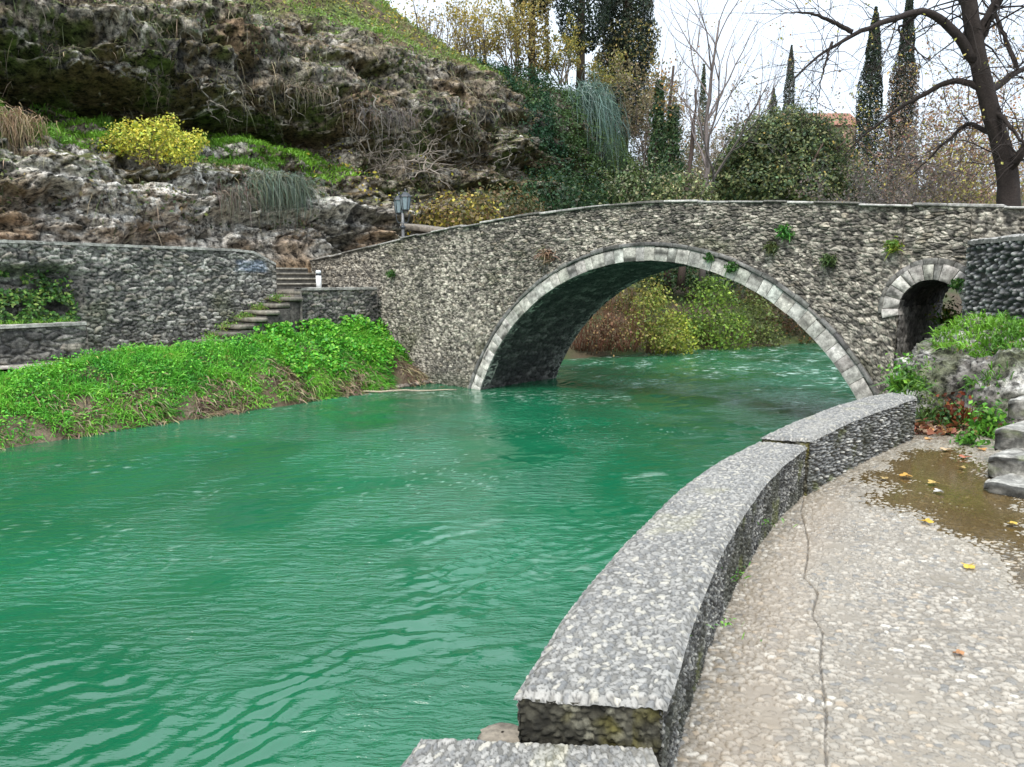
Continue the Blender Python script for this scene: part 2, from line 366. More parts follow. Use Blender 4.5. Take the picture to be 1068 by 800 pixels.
# ------------------------------------------------------------------ terrain far beyond and under everything
xs = np.concatenate([np.linspace(-260, -24, 40)[:-1], np.arange(-24, 44, .45), np.linspace(44, 320, 45)])
ys = np.concatenate([np.linspace(-60, 6, 20)[:-1], np.arange(6, 70, .45), np.linspace(70, 420, 60)])
X, Y = np.meshgrid(xs, ys, indexing='ij')
dl = polydist(X, Y, LEFT); dr = -polydist(X, Y, RIGHT)
s_ = (X - P0[0]) * DS[0] + (Y - P0[1]) * DS[1]
prof = lambda d: np.interp(d, [-6, -1, 0, .35, 1.2, 3, 6, 12, 30, 80, 160, 400], [-1.2, -.6, -.05, .3, .9, 1.7, 2.5, 3.4, 6, 14, 26, 34])
zl = prof(dl) - .8 * sst(14, 10.5, s_) * (dl > .2)
zr = np.interp(dr, [-6, -1, 0, .3, .8, 2, 6, 14, 60, 200, 400], [-1.2, -.6, -.1, .35, .85, 1.45, 1.9, 2.3, 5, 16, 22])
zr = np.where(Y < 8.2, np.minimum(zr, 1.1), zr)
Z = np.maximum(zl, zr) + (.22 * fbm(X * .35, Y * .35, 0, 4, 3)) * ((dl > .3) | (dr > .3)) * np.where((Y < 8.2) & (X > -1), 0, 1)
Z = np.where((np.hypot(X, Y) < 3) & (X > -1), 1.0, Z)
gmask = sst(-.25, .3, fbm(X * .5, Y * .5, 0, 3, 8))
col = mix((.10, .075, .05), (.06, .085, .03), gmask)
te = Acc().grid(np.stack([X, Y, Z], -1), col).build('terrain', M_SOIL); tag(te, kind='structure')
TX, TY, TZ = xs, ys, Z
def ground(x, y):
    i = np.clip(np.searchsorted(TX, x) - 1, 0, len(TX) - 2); j = np.clip(np.searchsorted(TY, y) - 1, 0, len(TY) - 2)
    tx = (x - TX[i]) / (TX[i+1] - TX[i]); ty = (y - TY[j]) / (TY[j+1] - TY[j])
    return (TZ[i, j] * (1-tx) + TZ[i+1, j] * tx) * (1-ty) + (TZ[i, j+1] * (1-tx) + TZ[i+1, j+1] * tx) * ty

# ------------------------------------------------------------------ left bank: soil, path, grass
bs = np.arange(-16, 11.6, .12); bo = np.arange(-.9, 3.6, .09)
S_, O_ = np.meshgrid(bs, bo, indexing='ij')
top = np.interp(S_, [-16, 0, 5, 9, 11.5], [1.05, 1.12, 1.3, 1.5, 1.5])
q = np.interp(O_, [-.9, -.15, .05, .3, .8, 1.3, 1.8, 3.6], [-.5, -.15, .04, .24, .52, .8, 1.0, 1.02])
edge = .3 * fbm(S_ * .6, 3, 1, 3, 19)
q = np.interp(O_ + edge, [-.9, -.15, .05, .3, .8, 1.3, 1.8, 3.6], [-.5, -.15, .04, .26, .56, .82, 1.0, 1.02])
endf = sst(11.6, 9.8, S_)
BZ = np.where(q > 0, q * top * (.12 + .88 * np.maximum(endf, sst(.2, 2.5, O_))), q) + .07 * fbm(S_ * 1.3, O_ * 1.3, 0, 3, 23) * (q > .15)
P = bank(S_, O_, BZ)
dirt = sst(-.1, .3, fbm(S_ * .9, O_ * 1.4, 0, 3, 25))
col = mix((.09, .065, .04), (.17, .13, .09), dirt)
ob = Acc().grid(P, col, flip=True).build('river_bank', M_SOIL); tag(ob, kind='structure')
def bank_z(s, o):
    i = np.clip(((s + 16) / .12).astype(int), 0, len(bs) - 1); j = np.clip(((o + .9) / .09).astype(int), 0, len(bo) - 1)
    return BZ[i, j]
# path slabs beside the lower ledge
pa = Acc()
ps = np.arange(-16, 2.6, .08); po = np.arange(1.75, 2.75, .08)
S2, O2 = np.meshgrid(ps, po, indexing='ij'); e, f1, r1, r2, r3 = stones(S2, O2, .9, .5, 91, .1)
z2 = 1.19 + .02 * sst(.02, .12, e) + .02 * (r1 - .5)
pa.grid(bank(S2, O2, z2), mix((.22, .19, .15), (.5, .46, .40), r2) * (0.45 + .55 * sst(.02, .1, e))[..., None], flip=True)
o = pa.build('path', M_STONE); tag(o, kind='structure')

g = Acc()
def scatter_bank(n, smin, smax, omin, omax):
    s = R.uniform(smin, smax, n); o = R.uniform(omin, omax, n); return s, o
n = 150000
s, o = scatter_bank(n, -9, 11.2, .02, 2.55)
den = fbm(s * .8, o * 1.1, 0, 3, 33)
e_ = .3 * fbm(s * .6, np.full(n, 3.0), 1, 3, 19)
keep = (den > -.42 + .95 * sst(.8, .0, o + e_) * sst(10.5, 6, s) * R.random(n)) & ~((s < 2.4) & (o > 1.85)) & ~((s > 5.6) & (o > 2.2) & (s < 10.3)) & ~((s > 9.6) & (o < .8))
s, o, den = s[keep], o[keep], den[keep]; n = len(s)
clump_ = fbm(s * 1.6, o * 2.0, 14, 3, 36)
hgt = (.13 + .22 * R.random(n) ** 1.5) * (1 - .15 * sst(.8, .2, o)) * (1 + .9 * fbm(s * .7, o * .9, 4, 2, 35) + .9 * clump_) * np.where(s > 8, 1.25, 1)
P = bank(s, o, bank_z(s, o) - .02)
lean = R.normal(size=(n, 3)) * .45 + np.array([0, 0, 1.0]) + (-DO) * (.25 + .5 * sst(.9, .2, o))[:, None]
tone = fbm(s * .45, o * .6, 9, 3, 37)
colg = mix((.05, .27, .035), (.23, .60, .06), np.clip(.5 + 1.0 * tone + .9 * clump_, 0, 1)) * (1 + .3 * R.normal(size=(n, 1)))
yel = R.random(n) < .04 + .12 * sst(.9, .2, o) * (clump_ < 0); colg[yel] = np.array([.36, .34, .10]) * (1 + .2 * R.normal(size=(yel.sum(), 1)))
blades(g, P, lean, hgt * 1.25, .011 + .016 * R.random(n), np.clip(colg, .01, .6), .35 + .45 * R.random(n))
n = 26000                                                    # low broad-leaved ground cover among the grass
s, o = scatter_bank(n, -9, 9.5, .15, 2.5); k = (fbm(s * 1.1, o * 1.4, 5, 3, 47) > -.02) & ~((s < 2.4) & (o > 1.85)) & ~((s > 5.6) & (o > 2.2)); s, o = s[k], o[k]; n = len(s)
leaves(g, bank(s, o, bank_z(s, o) + .05 + .2 * R.random(n)), R.normal(size=(n, 3)) * .5 + np.array([0, 0, 1.0]) - DO * .4, .035 + .045 * R.random(n), cvar(n, [(.06, .27, .025), (.12, .40, .03), (.20, .48, .05)], .25))
# broad leaves growing at the right end of the bank
n = 9000
s = R.uniform(6.5, 11.0, n); o = R.uniform(.3, 2.4, n); z = bank_z(s, o) + .1 + .32 * R.random(n)
keep = (fbm(s, o, 2, 2, 39) > -.1) & ~((s > 9.9) & (o < .9)); s, o, z = s[keep], o[keep], z[keep]
leaves(g, bank(s, o, z), R.normal(size=(len(s), 3)) * .6 + np.array([0, 0, 1.0]) - DO * .5, .07 + .07 * R.random(len(s)), cvar(len(s), [(.07, .32, .025), (.13, .42, .03), (.22, .48, .05)], .2))
tag(g.build('bank_grass', M_GRASS), kind='stuff', label='lush bright green grass covering the river bank below the old wall', cat='grass')
# matted dry stems along the eroded edge
d = Acc(); n = 15000
s = R.uniform(-9, 11, n); o = R.normal(.38, .30, n); m = (fbm(s * .8, o * .6 + 1.0, 3, 3, 43) > .0) & (o > -.12); s, o = s[m], o[m]; n = len(s)
P = bank(s, o, np.maximum(bank_z(s, o), 0) + .08 * R.random(n)); dr_ = R.normal(size=(n, 3)) * np.array([1, 1, .35]) - DO * .4
blades(d, P, dr_, .2 + .3 * R.random(n), .014 + .016 * R.random(n), cvar(n, [(.24, .17, .11), (.33, .26, .17), (.13, .085, .06), (.30, .28, .14)], .25), .5)
tag(d.build('dead_stems', M_DRY), kind='stuff', label='matted brown dead stems along the waterline of the grass bank', cat='dead stems')

# ------------------------------------------------------------------ cliff and hillside
def cliff_profile(s):
    Lg = sst(.2, 2.6, s) * (1 - sst(12.5, 16, s)); hk = 1 - sst(17, 33, s)
    eo = 2.25 * sst(7.9, 8.5, s)
    o = np.stack([3.2 + eo, 5.72 + 0*s, 5.95 + .3*Lg, 5.7 + .05*Lg, 5.9 + .3*Lg, 6.3 + 1.4*Lg, 6.5 + 2.5*Lg, 7.3 + 2.9*Lg, 6.9 + 1.6*Lg, 6.7 + 1.1*Lg, 7.3 + 1.2*Lg, 8.7 + 1.0*Lg, 11.0 + 0*s, 15 + 0*s, 25 + 0*s, 48 + 0*s], -1)
    z = np.stack([3.46 - .65 * eo, 3.5 + 0*s, 4.2 + 0*s, 5.2 + 0*s, 5.95 + 0*s, 6.35 + .3*Lg, 7.0 + .45*Lg, 7.9 + 0*s, 8.5 + 0*s, 9.3 + 0*s, 11.0 + 0*s, 12.4 + 0*s, 13.7 + 0*s, 14.1 + 4*hk, 14.6 + 9*hk, 15 + 16*hk], -1)
    fade = 1 - .62 * sst(30, 43, s)
    z = 3.46 + (z - 3.46) * fade[..., None] - 2.0 * sst(38, 48, s)[..., None]
    return o, z
cs = np.concatenate([np.linspace(-26, -1.5, 50)[:-1], np.arange(-1.5, 20, .065), np.arange(20, 37, .1), np.linspace(37, 54, 50)])
tt = np.concatenate([np.linspace(0, 1, 14)[:-1], np.linspace(1, 11, 235)[:-1], np.linspace(11, 13, 40)[:-1], np.linspace(13, 15, 26)])
po_, pz_ = cliff_profile(cs)
CO = np.empty((len(cs), len(tt))); CZZ = CO.copy()
k = np.clip(np.floor(tt).astype(int), 0, 14); fr = tt - k
sm = fr * fr * (3 - 2 * fr) * .35 + fr * .65
CO = po_[:, k] * (1 - sm) + po_[:, k + 1] * sm; CZZ = pz_[:, k] * (1 - sm) + pz_[:, k + 1] * sm
S_ = np.broadcast_to(cs[:, None], CO.shape)
rockw = (sst(.9, 2.0, tt) * (1 - sst(10.6, 12.0, tt)))[None]
big = fbm(S_ * .33, CO * .2, CZZ * .5, 3, 101)
strata = fbm(S_ * .22 + 7, CO * .2, CZZ * 1.5 + .25 * S_ * .2, 3, 103, .55)
lump = fbm(S_ * 1.3, CO * 1.1, CZZ * 1.9, 4, 105, .6, True)
qf1, qf2, qi, qj = voronoi(S_ * 1.1 + .5 * fbm(S_ * .9, CZZ * .9, 0, 3, 151), CZZ * 1.7 + .5 * fbm(S_ * .9, CZZ * .9, 7, 3, 153), 155); block = h01(qi, qj, 157); cr1 = sst(.0, .12, qf2 - qf1)
vf1, vf2, vi, vj = voronoi(S_ * 3.6 + .5 * fbm(S_ * 3, CZZ * 3, 0, 2, 161), CZZ * 4.6, 163); cob = h01(vi, vj, 165)
holes = sst(.12, .42, fbm(S_ * .55, CO * .3, CZZ * 1.1, 3, 107))
disp = rockw * (1.0 * big + 1.25 * strata + .26 * lump - 1.0 * holes + .42 * (block - .5) + .18 * (cr1 - 1) + .12 * (cob - .5) + .10 * sst(0, .3, vf2 - vf1))
soft = (1 - rockw) * .25 * fbm(S_ * .5, CO * .5, CZZ * .5, 4, 109)
CO2 = CO - disp * .75 + 0 * soft; CZ2 = CZZ + disp * .18 + soft + rockw * .1 * fbm(S_ * 2, CO * 2, CZZ * 2, 3, 111)
CP = bank(S_, CO2, CZ2)
T1 = np.gradient(CP, axis=0); T2 = np.gradient(CP, axis=1); CN = unit(np.cross(T2, T1)); CN *= np.where((CN @ (-DO) + CN[..., 2])[..., None] < 0, -1, 1)
up = CN[..., 2]
pale = sst(-.05, .36, fbm(S_ * .5, CZZ * .9, 1, 4, 121) + .55 * sst(6.6, 5.2, CZZ) * sst(1, 4, S_) * sst(15, 11, S_) - .12)
grain = fbm(S_ * 5, CO * 5, CZZ * 7, 3, 123, .6)
rock = mix((.235, .205, .165), (.76, .71, .62), np.clip(pale * 1.0 + .9 * grain + .7 * (cob - .5) + .35 * (block - .5), 0, 1))
streak = sst(.12, .5, fbm(S_ * 1.6, CZZ * .25, 5, 4, 125) + .2 * sst(7, 9.5, CZZ) * sst(12.2, 10.5, CZZ))   # black lichen streaks
shelf = sst(2, 4, S_) * sst(13, 10.5, S_) * sst(3.9, 4.6, CZZ) * sst(6.8, 6.3, CZZ)
rock = mix(rock, (.035, .034, .034), streak * .85 * (1 - .6 * sst(6.6, 5.6, CZZ) * sst(2, 4, S_) * sst(14, 11, S_)))
ochre = sst(.12, .5, fbm(S_ * .42, CZZ * .6, 9, 3, 127) + .15 * sst(6.5, 4.5, CZZ) + .4 * sst(3.5, 1.5, S_) * sst(6.4, 5.4, CZZ))
rock = mix(rock, (.36, .235, .135), ochre * .75)
band = sst(.0, .3, fbm(S_ * .16, CO * .1, CZZ * 2.6 + .35 * fbm(S_ * .3, CZZ * .3, 0, 2, 171), 3, 173)); rock = mix(rock, (.40, .30, .19), band * .38)
moss = sst(.1, .5, fbm(S_ * .7, CZZ * .8, 15, 4, 129) + .25 * up)
rock = mix(rock, (.10, .10, .05), moss * .4)
rock = mix(rock, (.03, .03, .03), (1 - cr1) * .6 + .0 * moss); rock = mix(rock, (.05, .048, .045), (sst(.12, .0, vf2 - vf1) * .6))
rock = mix(rock, (.68, .65, .59), shelf * np.clip(.5 + 1.3 * grain + .7 * (cob - .5) + .9 * fbm(S_ * .5, CZZ * 1.2, 31, 3, 175), 0, .92))
gr = np.clip(sst(.45, .85, up) * sst(5.4, 6.0, CZZ) + sst(10.9, 11.8, np.broadcast_to(tt[None], up.shape)), 0, 1)
soil = mix((.13, .095, .05), (.10, .14, .035), sst(-.2, .35, fbm(S_ * .6, CO * .6, 0, 3, 131)))
col = rock * (1 - gr[..., None]) + soil * gr[..., None]
terrace = sst(1.6, .8, np.broadcast_to(tt[None], up.shape))
col = mix(col, (.25, .17, .10), terrace)
o = Acc().grid(CP, col, flip=True).build('cliff', M_CLIFF); tag(o, kind='structure')

# vegetation rooted on the cliff
cell = np.linalg.norm(np.cross(T1, T2), axis=-1); cell = cell * ((S_ > -3) & (S_ < 36))
TTB = np.broadcast_to(tt[None], up.shape)
def pick(n, wgt):
    p = (cell * wgt).ravel(); p = p / p.sum(); idx = R.choice(p.size, n, p=p)
    return CP.reshape(-1, 3)[idx] + R.normal(size=(n, 3)) * .04, CN.reshape(-1, 3)[idx], S_.ravel()[idx], CZZ.ravel()[idx]
a = Acc()
wg = sst(.3, .7, up) * sst(4.6, 5.0, TTB) * sst(7.2, 6.6, TTB) * sst(-.35, .1, fbm(S_ * .7, CO, 4, 3, 133)) * sst(-1, 2.5, S_) * sst(15, 12.5, S_)      # ledge turf
P, N_, s, z = pick(36000, wg + 1e-9)
tone = np.clip(.5 + 1.3 * fbm(s * .5, z, 3, 3, 135) + .25 * sst(9, 12.5, s) + .2 * sst(5, 2.5, s), 0, 1)
blades(a, P, N_ * .3 + np.array([0, 0, 1.0]) + R.normal(size=P.shape) * .4, .12 + .22 * R.random(len(P)), .020 + .018 * R.random(len(P)), mix((.085, .20, .03), (.22, .44, .04), tone) * (1 + .25 * R.normal(size=(len(P), 1))), .5)
wg = sst(10.6, 11.4, TTB) * sst(14.2, 13, TTB) * sst(-.4, .2, fbm(S_ * .5, CO * .5, 0, 3, 137))
P, N_, s, z = pick(24000, wg)
tone = np.clip(.5 + 1.4 * fbm(s * .4, z * .5, 3, 3, 139), 0, 1)
blades(a, P, np.array([0, 0, 1.0]) - DO * .4 + R.normal(size=P.shape) * .5, .18 + .3 * R.random(len(P)), .03 + .03 * R.random(len(P)), mix((.26, .24, .10), (.19, .36, .045), tone) * (1 + .25 * R.normal(size=(len(P), 1))), .6)
tag(a.build('hill_grass', M_GRASS), kind='stuff', label='green turf on the cliff ledge and the slope above it', cat='grass')
a = Acc()
wg = sst(1.8, 3, TTB) * sst(12, 11, TTB) * sst(-.05, .35, fbm(S_ * .6, CZZ * .5, 8, 3, 141) + .18 * sst(8.4, 10, CZZ) - .25 * sst(5, 8, S_) * sst(6.3, 5.5, CZZ)) * sst(25, 22, S_) + .03 * sst(2, 3, TTB) * sst(11, 10, TTB)
P, N_, s, z = pick(14000, wg)
nn = len(P)
blades(a, P + N_ * .05, N_ * (.25 + .5 * R.random((nn, 1))) - DO * .2 + np.array([0, 0, -.35]) + R.normal(size=P.shape) * .55, .15 + .5 * R.random(nn) ** 2, .007 + .013 * R.random(nn), cvar(nn, [(.26, .21, .14), (.18, .16, .12), (.36, .30, .19), (.14, .17, .07), (.10, .085, .07)], .3), .8)
tag(a.build('dry_creepers', M_DRY), kind='stuff', label='dry brown creepers and dead grass hanging over the cliff face', cat='creepers')
a = Acc()
wg = sst(1.5, 2.5, TTB) * sst(12.5, 11, TTB) * sst(.02, .35, fbm(S_ * .55, CZZ * .7, 18, 3, 145) + .2 * sst(17, 23, S_) + .12 * sst(3, -1, S_))
P, N_, s, z = pick(13000, wg); nn = len(P)
leaves(a, P + N_ * (.03 + .2 * R.random((nn, 1))), N_ + R.normal(size=P.shape) * .7 + np.array([0, 0, .4]), .07 + .09 * R.random(nn), cvar(nn, [(.07, .115, .04), (.10, .15, .045), (.14, .17, .05), (.2, .16, .07)], .25))
wg = sst(1.0, 2.0, TTB) * sst(9, 5, TTB) * sst(.1, .4, fbm(S_ * .8, CZZ * .8, 28, 3, 147)) * sst(10, 14, S_) + .35 * sst(11.4, 12.5, TTB) * sst(14, 13, TTB) * sst(9, 16, S_)
P, N_, s, z = pick(2600, wg); nn = len(P)
leaves(a, P + N_ * (.05 + .3 * R.random((nn, 1))), N_ + R.normal(size=P.shape) * .7, .09 + .10 * R.random(nn), cvar(nn, [(.55, .45, .05), (.42, .30, .05), (.5, .5, .12)], .2))
tag(a.build('creeping_leaves', M_LEAF), kind='stuff', label='small dark green and yellow leaves creeping over the rock face', cat='creepers')

def cliff_point(px, py):
    """nearest cliff vertex seen at a picture position, as a world point with its normal"""
    r = ray(px, py); Q = CP - np.array([0, 0, CZ]); dd = Q[..., 1] * math.cos(A) - Q[..., 2] * math.sin(A)
    u = 534 + F * Q[..., 0] / dd; v = 400 - F * (Q[..., 1] * math.sin(A) + Q[..., 2] * math.cos(A)) / dd
    e = (u - px) ** 2 + (v - py) ** 2 + np.where((dd < 1) | (S_ < -8), 1e9, 0); e = e + 60 * np.maximum(dd - dd[e < 40].min() - .15, 0) if (e < 40).any() else e
    k = np.unravel_index(np.argmin(e), e.shape); return CP[k].copy(), CN[k].copy()

# ------------------------------------------------------------------ stone surfaces
def rubble_col(r1, r2, r3, e, dark=.0, warm=.0):
    c = mix((.235, .218, .187), (.51, .48, .42), np.clip((r1 - .25 - dark) * 1.4, 0, 1))
    c = mix(c, (.06, .058, .055), ((r2 + dark * .5) > .76) * .7)
    c = mix(c, (.34, .29, .22), (r3 > .95 - warm) * .4)
    return c
def weather(c, u, z, seed, e, amt=.75):
    """lichen-black blotches, moss, and dark deep joints"""
    b = sst(-.02, .4, fbm(u * .7, z * .9, 0, 5, seed, .6)); c = mix(c, (.05, .048, .045), b * amt)
    m = sst(.18, .5, fbm(u * .5, z * .6, 4, 4, seed + 3)); c = mix(c, (.09, .10, .045), m * .5)
    return c
DECK_U = [-24, -21.2, -16.3, -14, -11.8, -9.8, -8.6, -6.25, -3.8, -2, 3, 9]; DECK_Z = [3.3, 3.62, 4.24, 4.44, 4.58, 4.655, 4.64, 4.49, 4.28, 4.13, 3.75, 3.4]
decks = np.linspace(-24, 9, 400); dz = np.interp(decks, DECK_U, DECK_Z); ker = np.ones(25) / 25
dz = np.convolve(np.pad(dz, 12, 'edge'), ker, 'valid')
deck = lambda u: np.interp(u, decks, dz) + .0
AU, AZ, AR, RING, BW = -8.99, -2.06, 5.44, .31, 3.3
U2, Z2, R2, RG2 = -3.24, 2.47, .50, .26
bridge = thing('stone_bridge', br(AU, BW / 2, 0.0), 'old humpbacked grey stone arch bridge crossing the green river', 'bridge')
def zlow(u, extra=0):
    z = np.full(u.shape, -.5)
    m = np.abs(u - AU) < AR + RING - .06; z = np.where(m, np.maximum(AZ + np.sqrt(np.maximum((AR + RING - .06) ** 2 - (u - AU) ** 2, 0)), -.5), z)
    m = np.abs(u - U2) < R2 + .02; z = np.where(m, Z2 + np.sqrt(np.maximum((R2 + .12) ** 2 - (u - U2) ** 2, 0)), z)
    return z
def bridge_face(n0, sgn, ulo, uhi, du, nz, name):
    us = np.arange(ulo, uhi, du); zl = zlow(us); zt = deck(us) - .02
    t = np.linspace(0, 1, nz)[None]
    Zf = zl[:, None] * (1 - t) + zt[:, None] * t; Uf = np.broadcast_to(us[:, None], Zf.shape)
    upz = sst(zt[:, None] - 1.0, zt[:, None] - .7, Zf)
    e, f1, r1, r2, r3 = stones(Uf, Zf, .105, .070, 201, .8)
    e2, _, q1, q2, q3 = stones(Uf, Zf, .15, .066, 205, .55)
    e = e * (1 - upz) + e2 * upz; pick_ = upz > .5
    r1, r2, r3 = np.where(pick_, q1, r1), np.where(pick_, q2, r2), np.where(pick_, q3, r3)
    sp_ = fbm(Uf * 7, Zf * 8, 1, 4, 209, .65)
    h = sst(.0, .3, e) * (.018 + .024 * r3) + .035 * sp_ + .05 * fbm(Uf * .8, Zf * .8, 2, 3, 211)
    lite = fbm(Uf * .3, Zf * .45, 7, 3, 213)
    c = rubble_col(r1, r2, r3, e, .10 * upz - .35 * lite - .25 * sp_ - .05)
    c = weather(c, Uf, Zf, 215, e, .45)
    mort = sst(-.05, .3, fbm(Uf * .9, Zf * .9, 11, 3, 219)); c = mix(c, (.40, .38, .34), mort * sst(.22, .02, e) * .7)          # pale lime mortar left in places
    c = mix(c, (.05, .047, .043), sst(.14, .01, e) * .6 * (1 - mort * .8)); c = mix(c, (.04, .038, .036), sst(.14, .36, -sp_) * .75) * np.array([1.02, .99, .93])
    c = mix(c, (.075, .085, .05), sst(.5, .05, Zf) * .5)
    cap = np.where(np.abs(t - 1) < 1e-6, 1.0, 0) * np.ones_like(Zf)
    P = br(Uf, n0 - sgn * (h - .04), Zf)
    return Acc().grid(P, c, flip=(sgn > 0)).build(name, M_STONE, bridge)
bridge_face(0, 1, -22.5, 6.5, .017, 280, 'wall')
bridge_face(BW, -1, -22.5, 6.5, .07, 70, 'wall')
def ring(uc, zc, r, th, a0, a1, nst, n0, proud, seed, pale, back=.35, name='arch_ring', parent=None):
    acc = Acc(); angs = np.linspace(a0, a1, nst + 1) + np.concatenate([[0], R.normal(size=nst - 1) * .12 * (a1 - a0) / nst, [0]])
    for k in range(nst):
        x0, x1 = angs[k], angs[k + 1]; gap = .004 / r
        aa = np.linspace(x0 + gap, x1 - gap, 6)[:, None]; rr0 = r + (R.random() - .5) * .012; rr1 = r + th + (R.random() - .5) * .05
        rr = np.linspace(rr0, rr1, 6)[None]
        c0 = np.array(pale) * (.72 + .5 * R.random()) * (1 + .015 * R.normal(size=3)); pr = proud + .02 * R.random()
        nn = 6
        ed = np.ones((nn, nn)); ed[[0, -1], :] = 0; ed[:, [0, -1]] = 0
        Pf = br(uc + rr * np.cos(aa), n0 - pr * (.65 + .35 * ed) + .008 * fbm(aa * 9 + k, rr * 6, k, 2, seed), zc + rr * np.sin(aa))
        cc = c0 * (1 + .5 * fbm(aa * 6 + 3 * k, rr * 4, k, 3, seed + 1))[..., None]
        cc = mix(cc, (.06, .058, .05), sst(.1, .5, fbm(aa * 4.0 + 2.7 * k, rr * 5, k * .7, 3, seed + 2) + .12 * (R.random() < .35)) * .9)
        acc.grid(Pf, cc, flip=False)
        for edge_, fl_ in ((Pf[0], 1), (Pf[-1], 0), (Pf[:, 0], 0), (Pf[:, -1], 1)):
            G = np.stack([edge_, edge_ + BN * (back if n0 < 1 else -back)], 1); acc.grid(G, c0 * .8, flip=bool(fl_))
    return acc.build(name, M_RING, parent or bridge)
ang0 = math.asin((-.4 - AZ) / (AR + RING / 2))
ring(AU, AZ, AR, RING, ang0, math.pi - ang0, 52, 0, .03, 221, (.47, .45, .40))
ring(AU, AZ, AR + RING + .004, .085, ang0 + .03, math.pi - ang0 - .03, 40, 0, .055, 227, (.17, .165, .15), .2, 'hood_course')
ring(AU, AZ, AR, RING, ang0, math.pi - ang0, 40, BW, -.03, 231, (.40, .38, .34), .3)
ring(U2, Z2, R2, RG2, -.25, math.pi + .25, 14, 0, .045, 241, (.50, .47, .42), .3)
ring(U2, Z2, R2 + RG2 + .004, .09, -.05, math.pi + .12, 11, 0, .03, 243, (.20, .19, .17), .2, 'hood_course')
# soffits (barrels)
def barrel(uc, zc, r, a0, a1, na, n0, n1, nn, seed, name, legs=0):
    aa = np.linspace(a0, a1, na)[:, None]; nnn = np.linspace(n0, n1, nn)[None]
    arc = aa * r + 0 * nnn; N_ = nnn + 0 * aa
    e, f1, r1, r2, r3 = stones(N_, arc, .26, .13, seed, .3)
    h = sst(0, .25, e) * .035 + .03 * fbm(arc * 1.5, N_ * 1.5, 0, 3, seed + 4)
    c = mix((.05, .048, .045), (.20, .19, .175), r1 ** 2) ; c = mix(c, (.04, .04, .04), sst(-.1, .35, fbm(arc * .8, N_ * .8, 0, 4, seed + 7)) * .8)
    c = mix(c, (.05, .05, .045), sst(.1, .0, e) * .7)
    P = br(uc + (r - h + .02) * np.cos(aa), N_, zc + (r - h + .02) * np.sin(aa))
    acc = Acc().grid(P, c, flip=False)
    if legs:
        for k, sgn in ((0, 1), (na - 1, -1)):
            zz = np.linspace(1.2, Z2 + .02, 30)[:, None]; n2 = np.linspace(n0, n1, nn)[None]
            e, f1, r1, r2, r3 = stones(n2 + 0*zz, zz + 0*n2, .24, .14, seed + 20, .3)
            P = br(U2 + sgn * (r + .02 - .03 * sst(0, .25, e)), n2 + 0*zz, zz + 0*n2)
            acc.grid(P, mix((.12, .11, .10), (.36, .34, .31), r1) * (.4 + .6 * sst(.0, .15, e))[..., None], flip=(sgn < 0))
    return acc.build(name, M_STONE, bridge)
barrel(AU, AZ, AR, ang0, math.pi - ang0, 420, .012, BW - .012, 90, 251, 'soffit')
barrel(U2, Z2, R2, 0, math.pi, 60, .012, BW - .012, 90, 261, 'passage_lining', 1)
# coping along both parapets, and the deck
def coping(n0, n1):
    acc = Acc(); u = -22.6
    while u < 6.3:
        l = .45 + .5 * R.random(); u1 = min(u + l, 6.4); um = (u + u1) / 2; sl_ = (deck(u1) - deck(u)) / (u1 - u)
        hz = .018 + .010 * R.random(); dirx = BS + np.array([0, 0, sl_])
        c = np.array([.46, .44, .40]) * (.5 + .5 * R.random())
        if R.random() < .2: c = np.array([.16, .15, .13])
        box(acc, br(um, (n0 + n1) / 2 + .015 * R.normal(), deck(um) + .012 * R.normal()), dirx * ((u1 - u) / 2 - .004), BN * (n1 - n0) / 2, np.array([0, 0, hz]), c, .012)
        u = u1
    return acc.build('coping', M_RING, bridge, smooth=False)
coping(-.05, .36); coping(BW - .36, BW + .05)
us = np.arange(-22.5, 6.5, .15); ns = np.linspace(.3, BW - .3, 24)
U_, N_ = np.meshgrid(us, ns, indexing='ij'); e, f1, r1, r2, r3 = stones(U_, N_, .2, .2, 271)
acc = Acc().grid(br(U_, N_, deck(U_) - .38 + .02 * sst(0, .2, e)), mix((.16, .15, .13), (.38, .36, .32), r1), flip=True)
for nq, s_ in ((.3, 1), (BW - .3, -1)):
    G = np.stack([br(us, nq, deck(us) - .4), br(us, nq, deck(us) - .02)], 1); acc.grid(G, (.2, .19, .17), flip=(s_ > 0))
acc.build('deck', M_STONE, bridge)

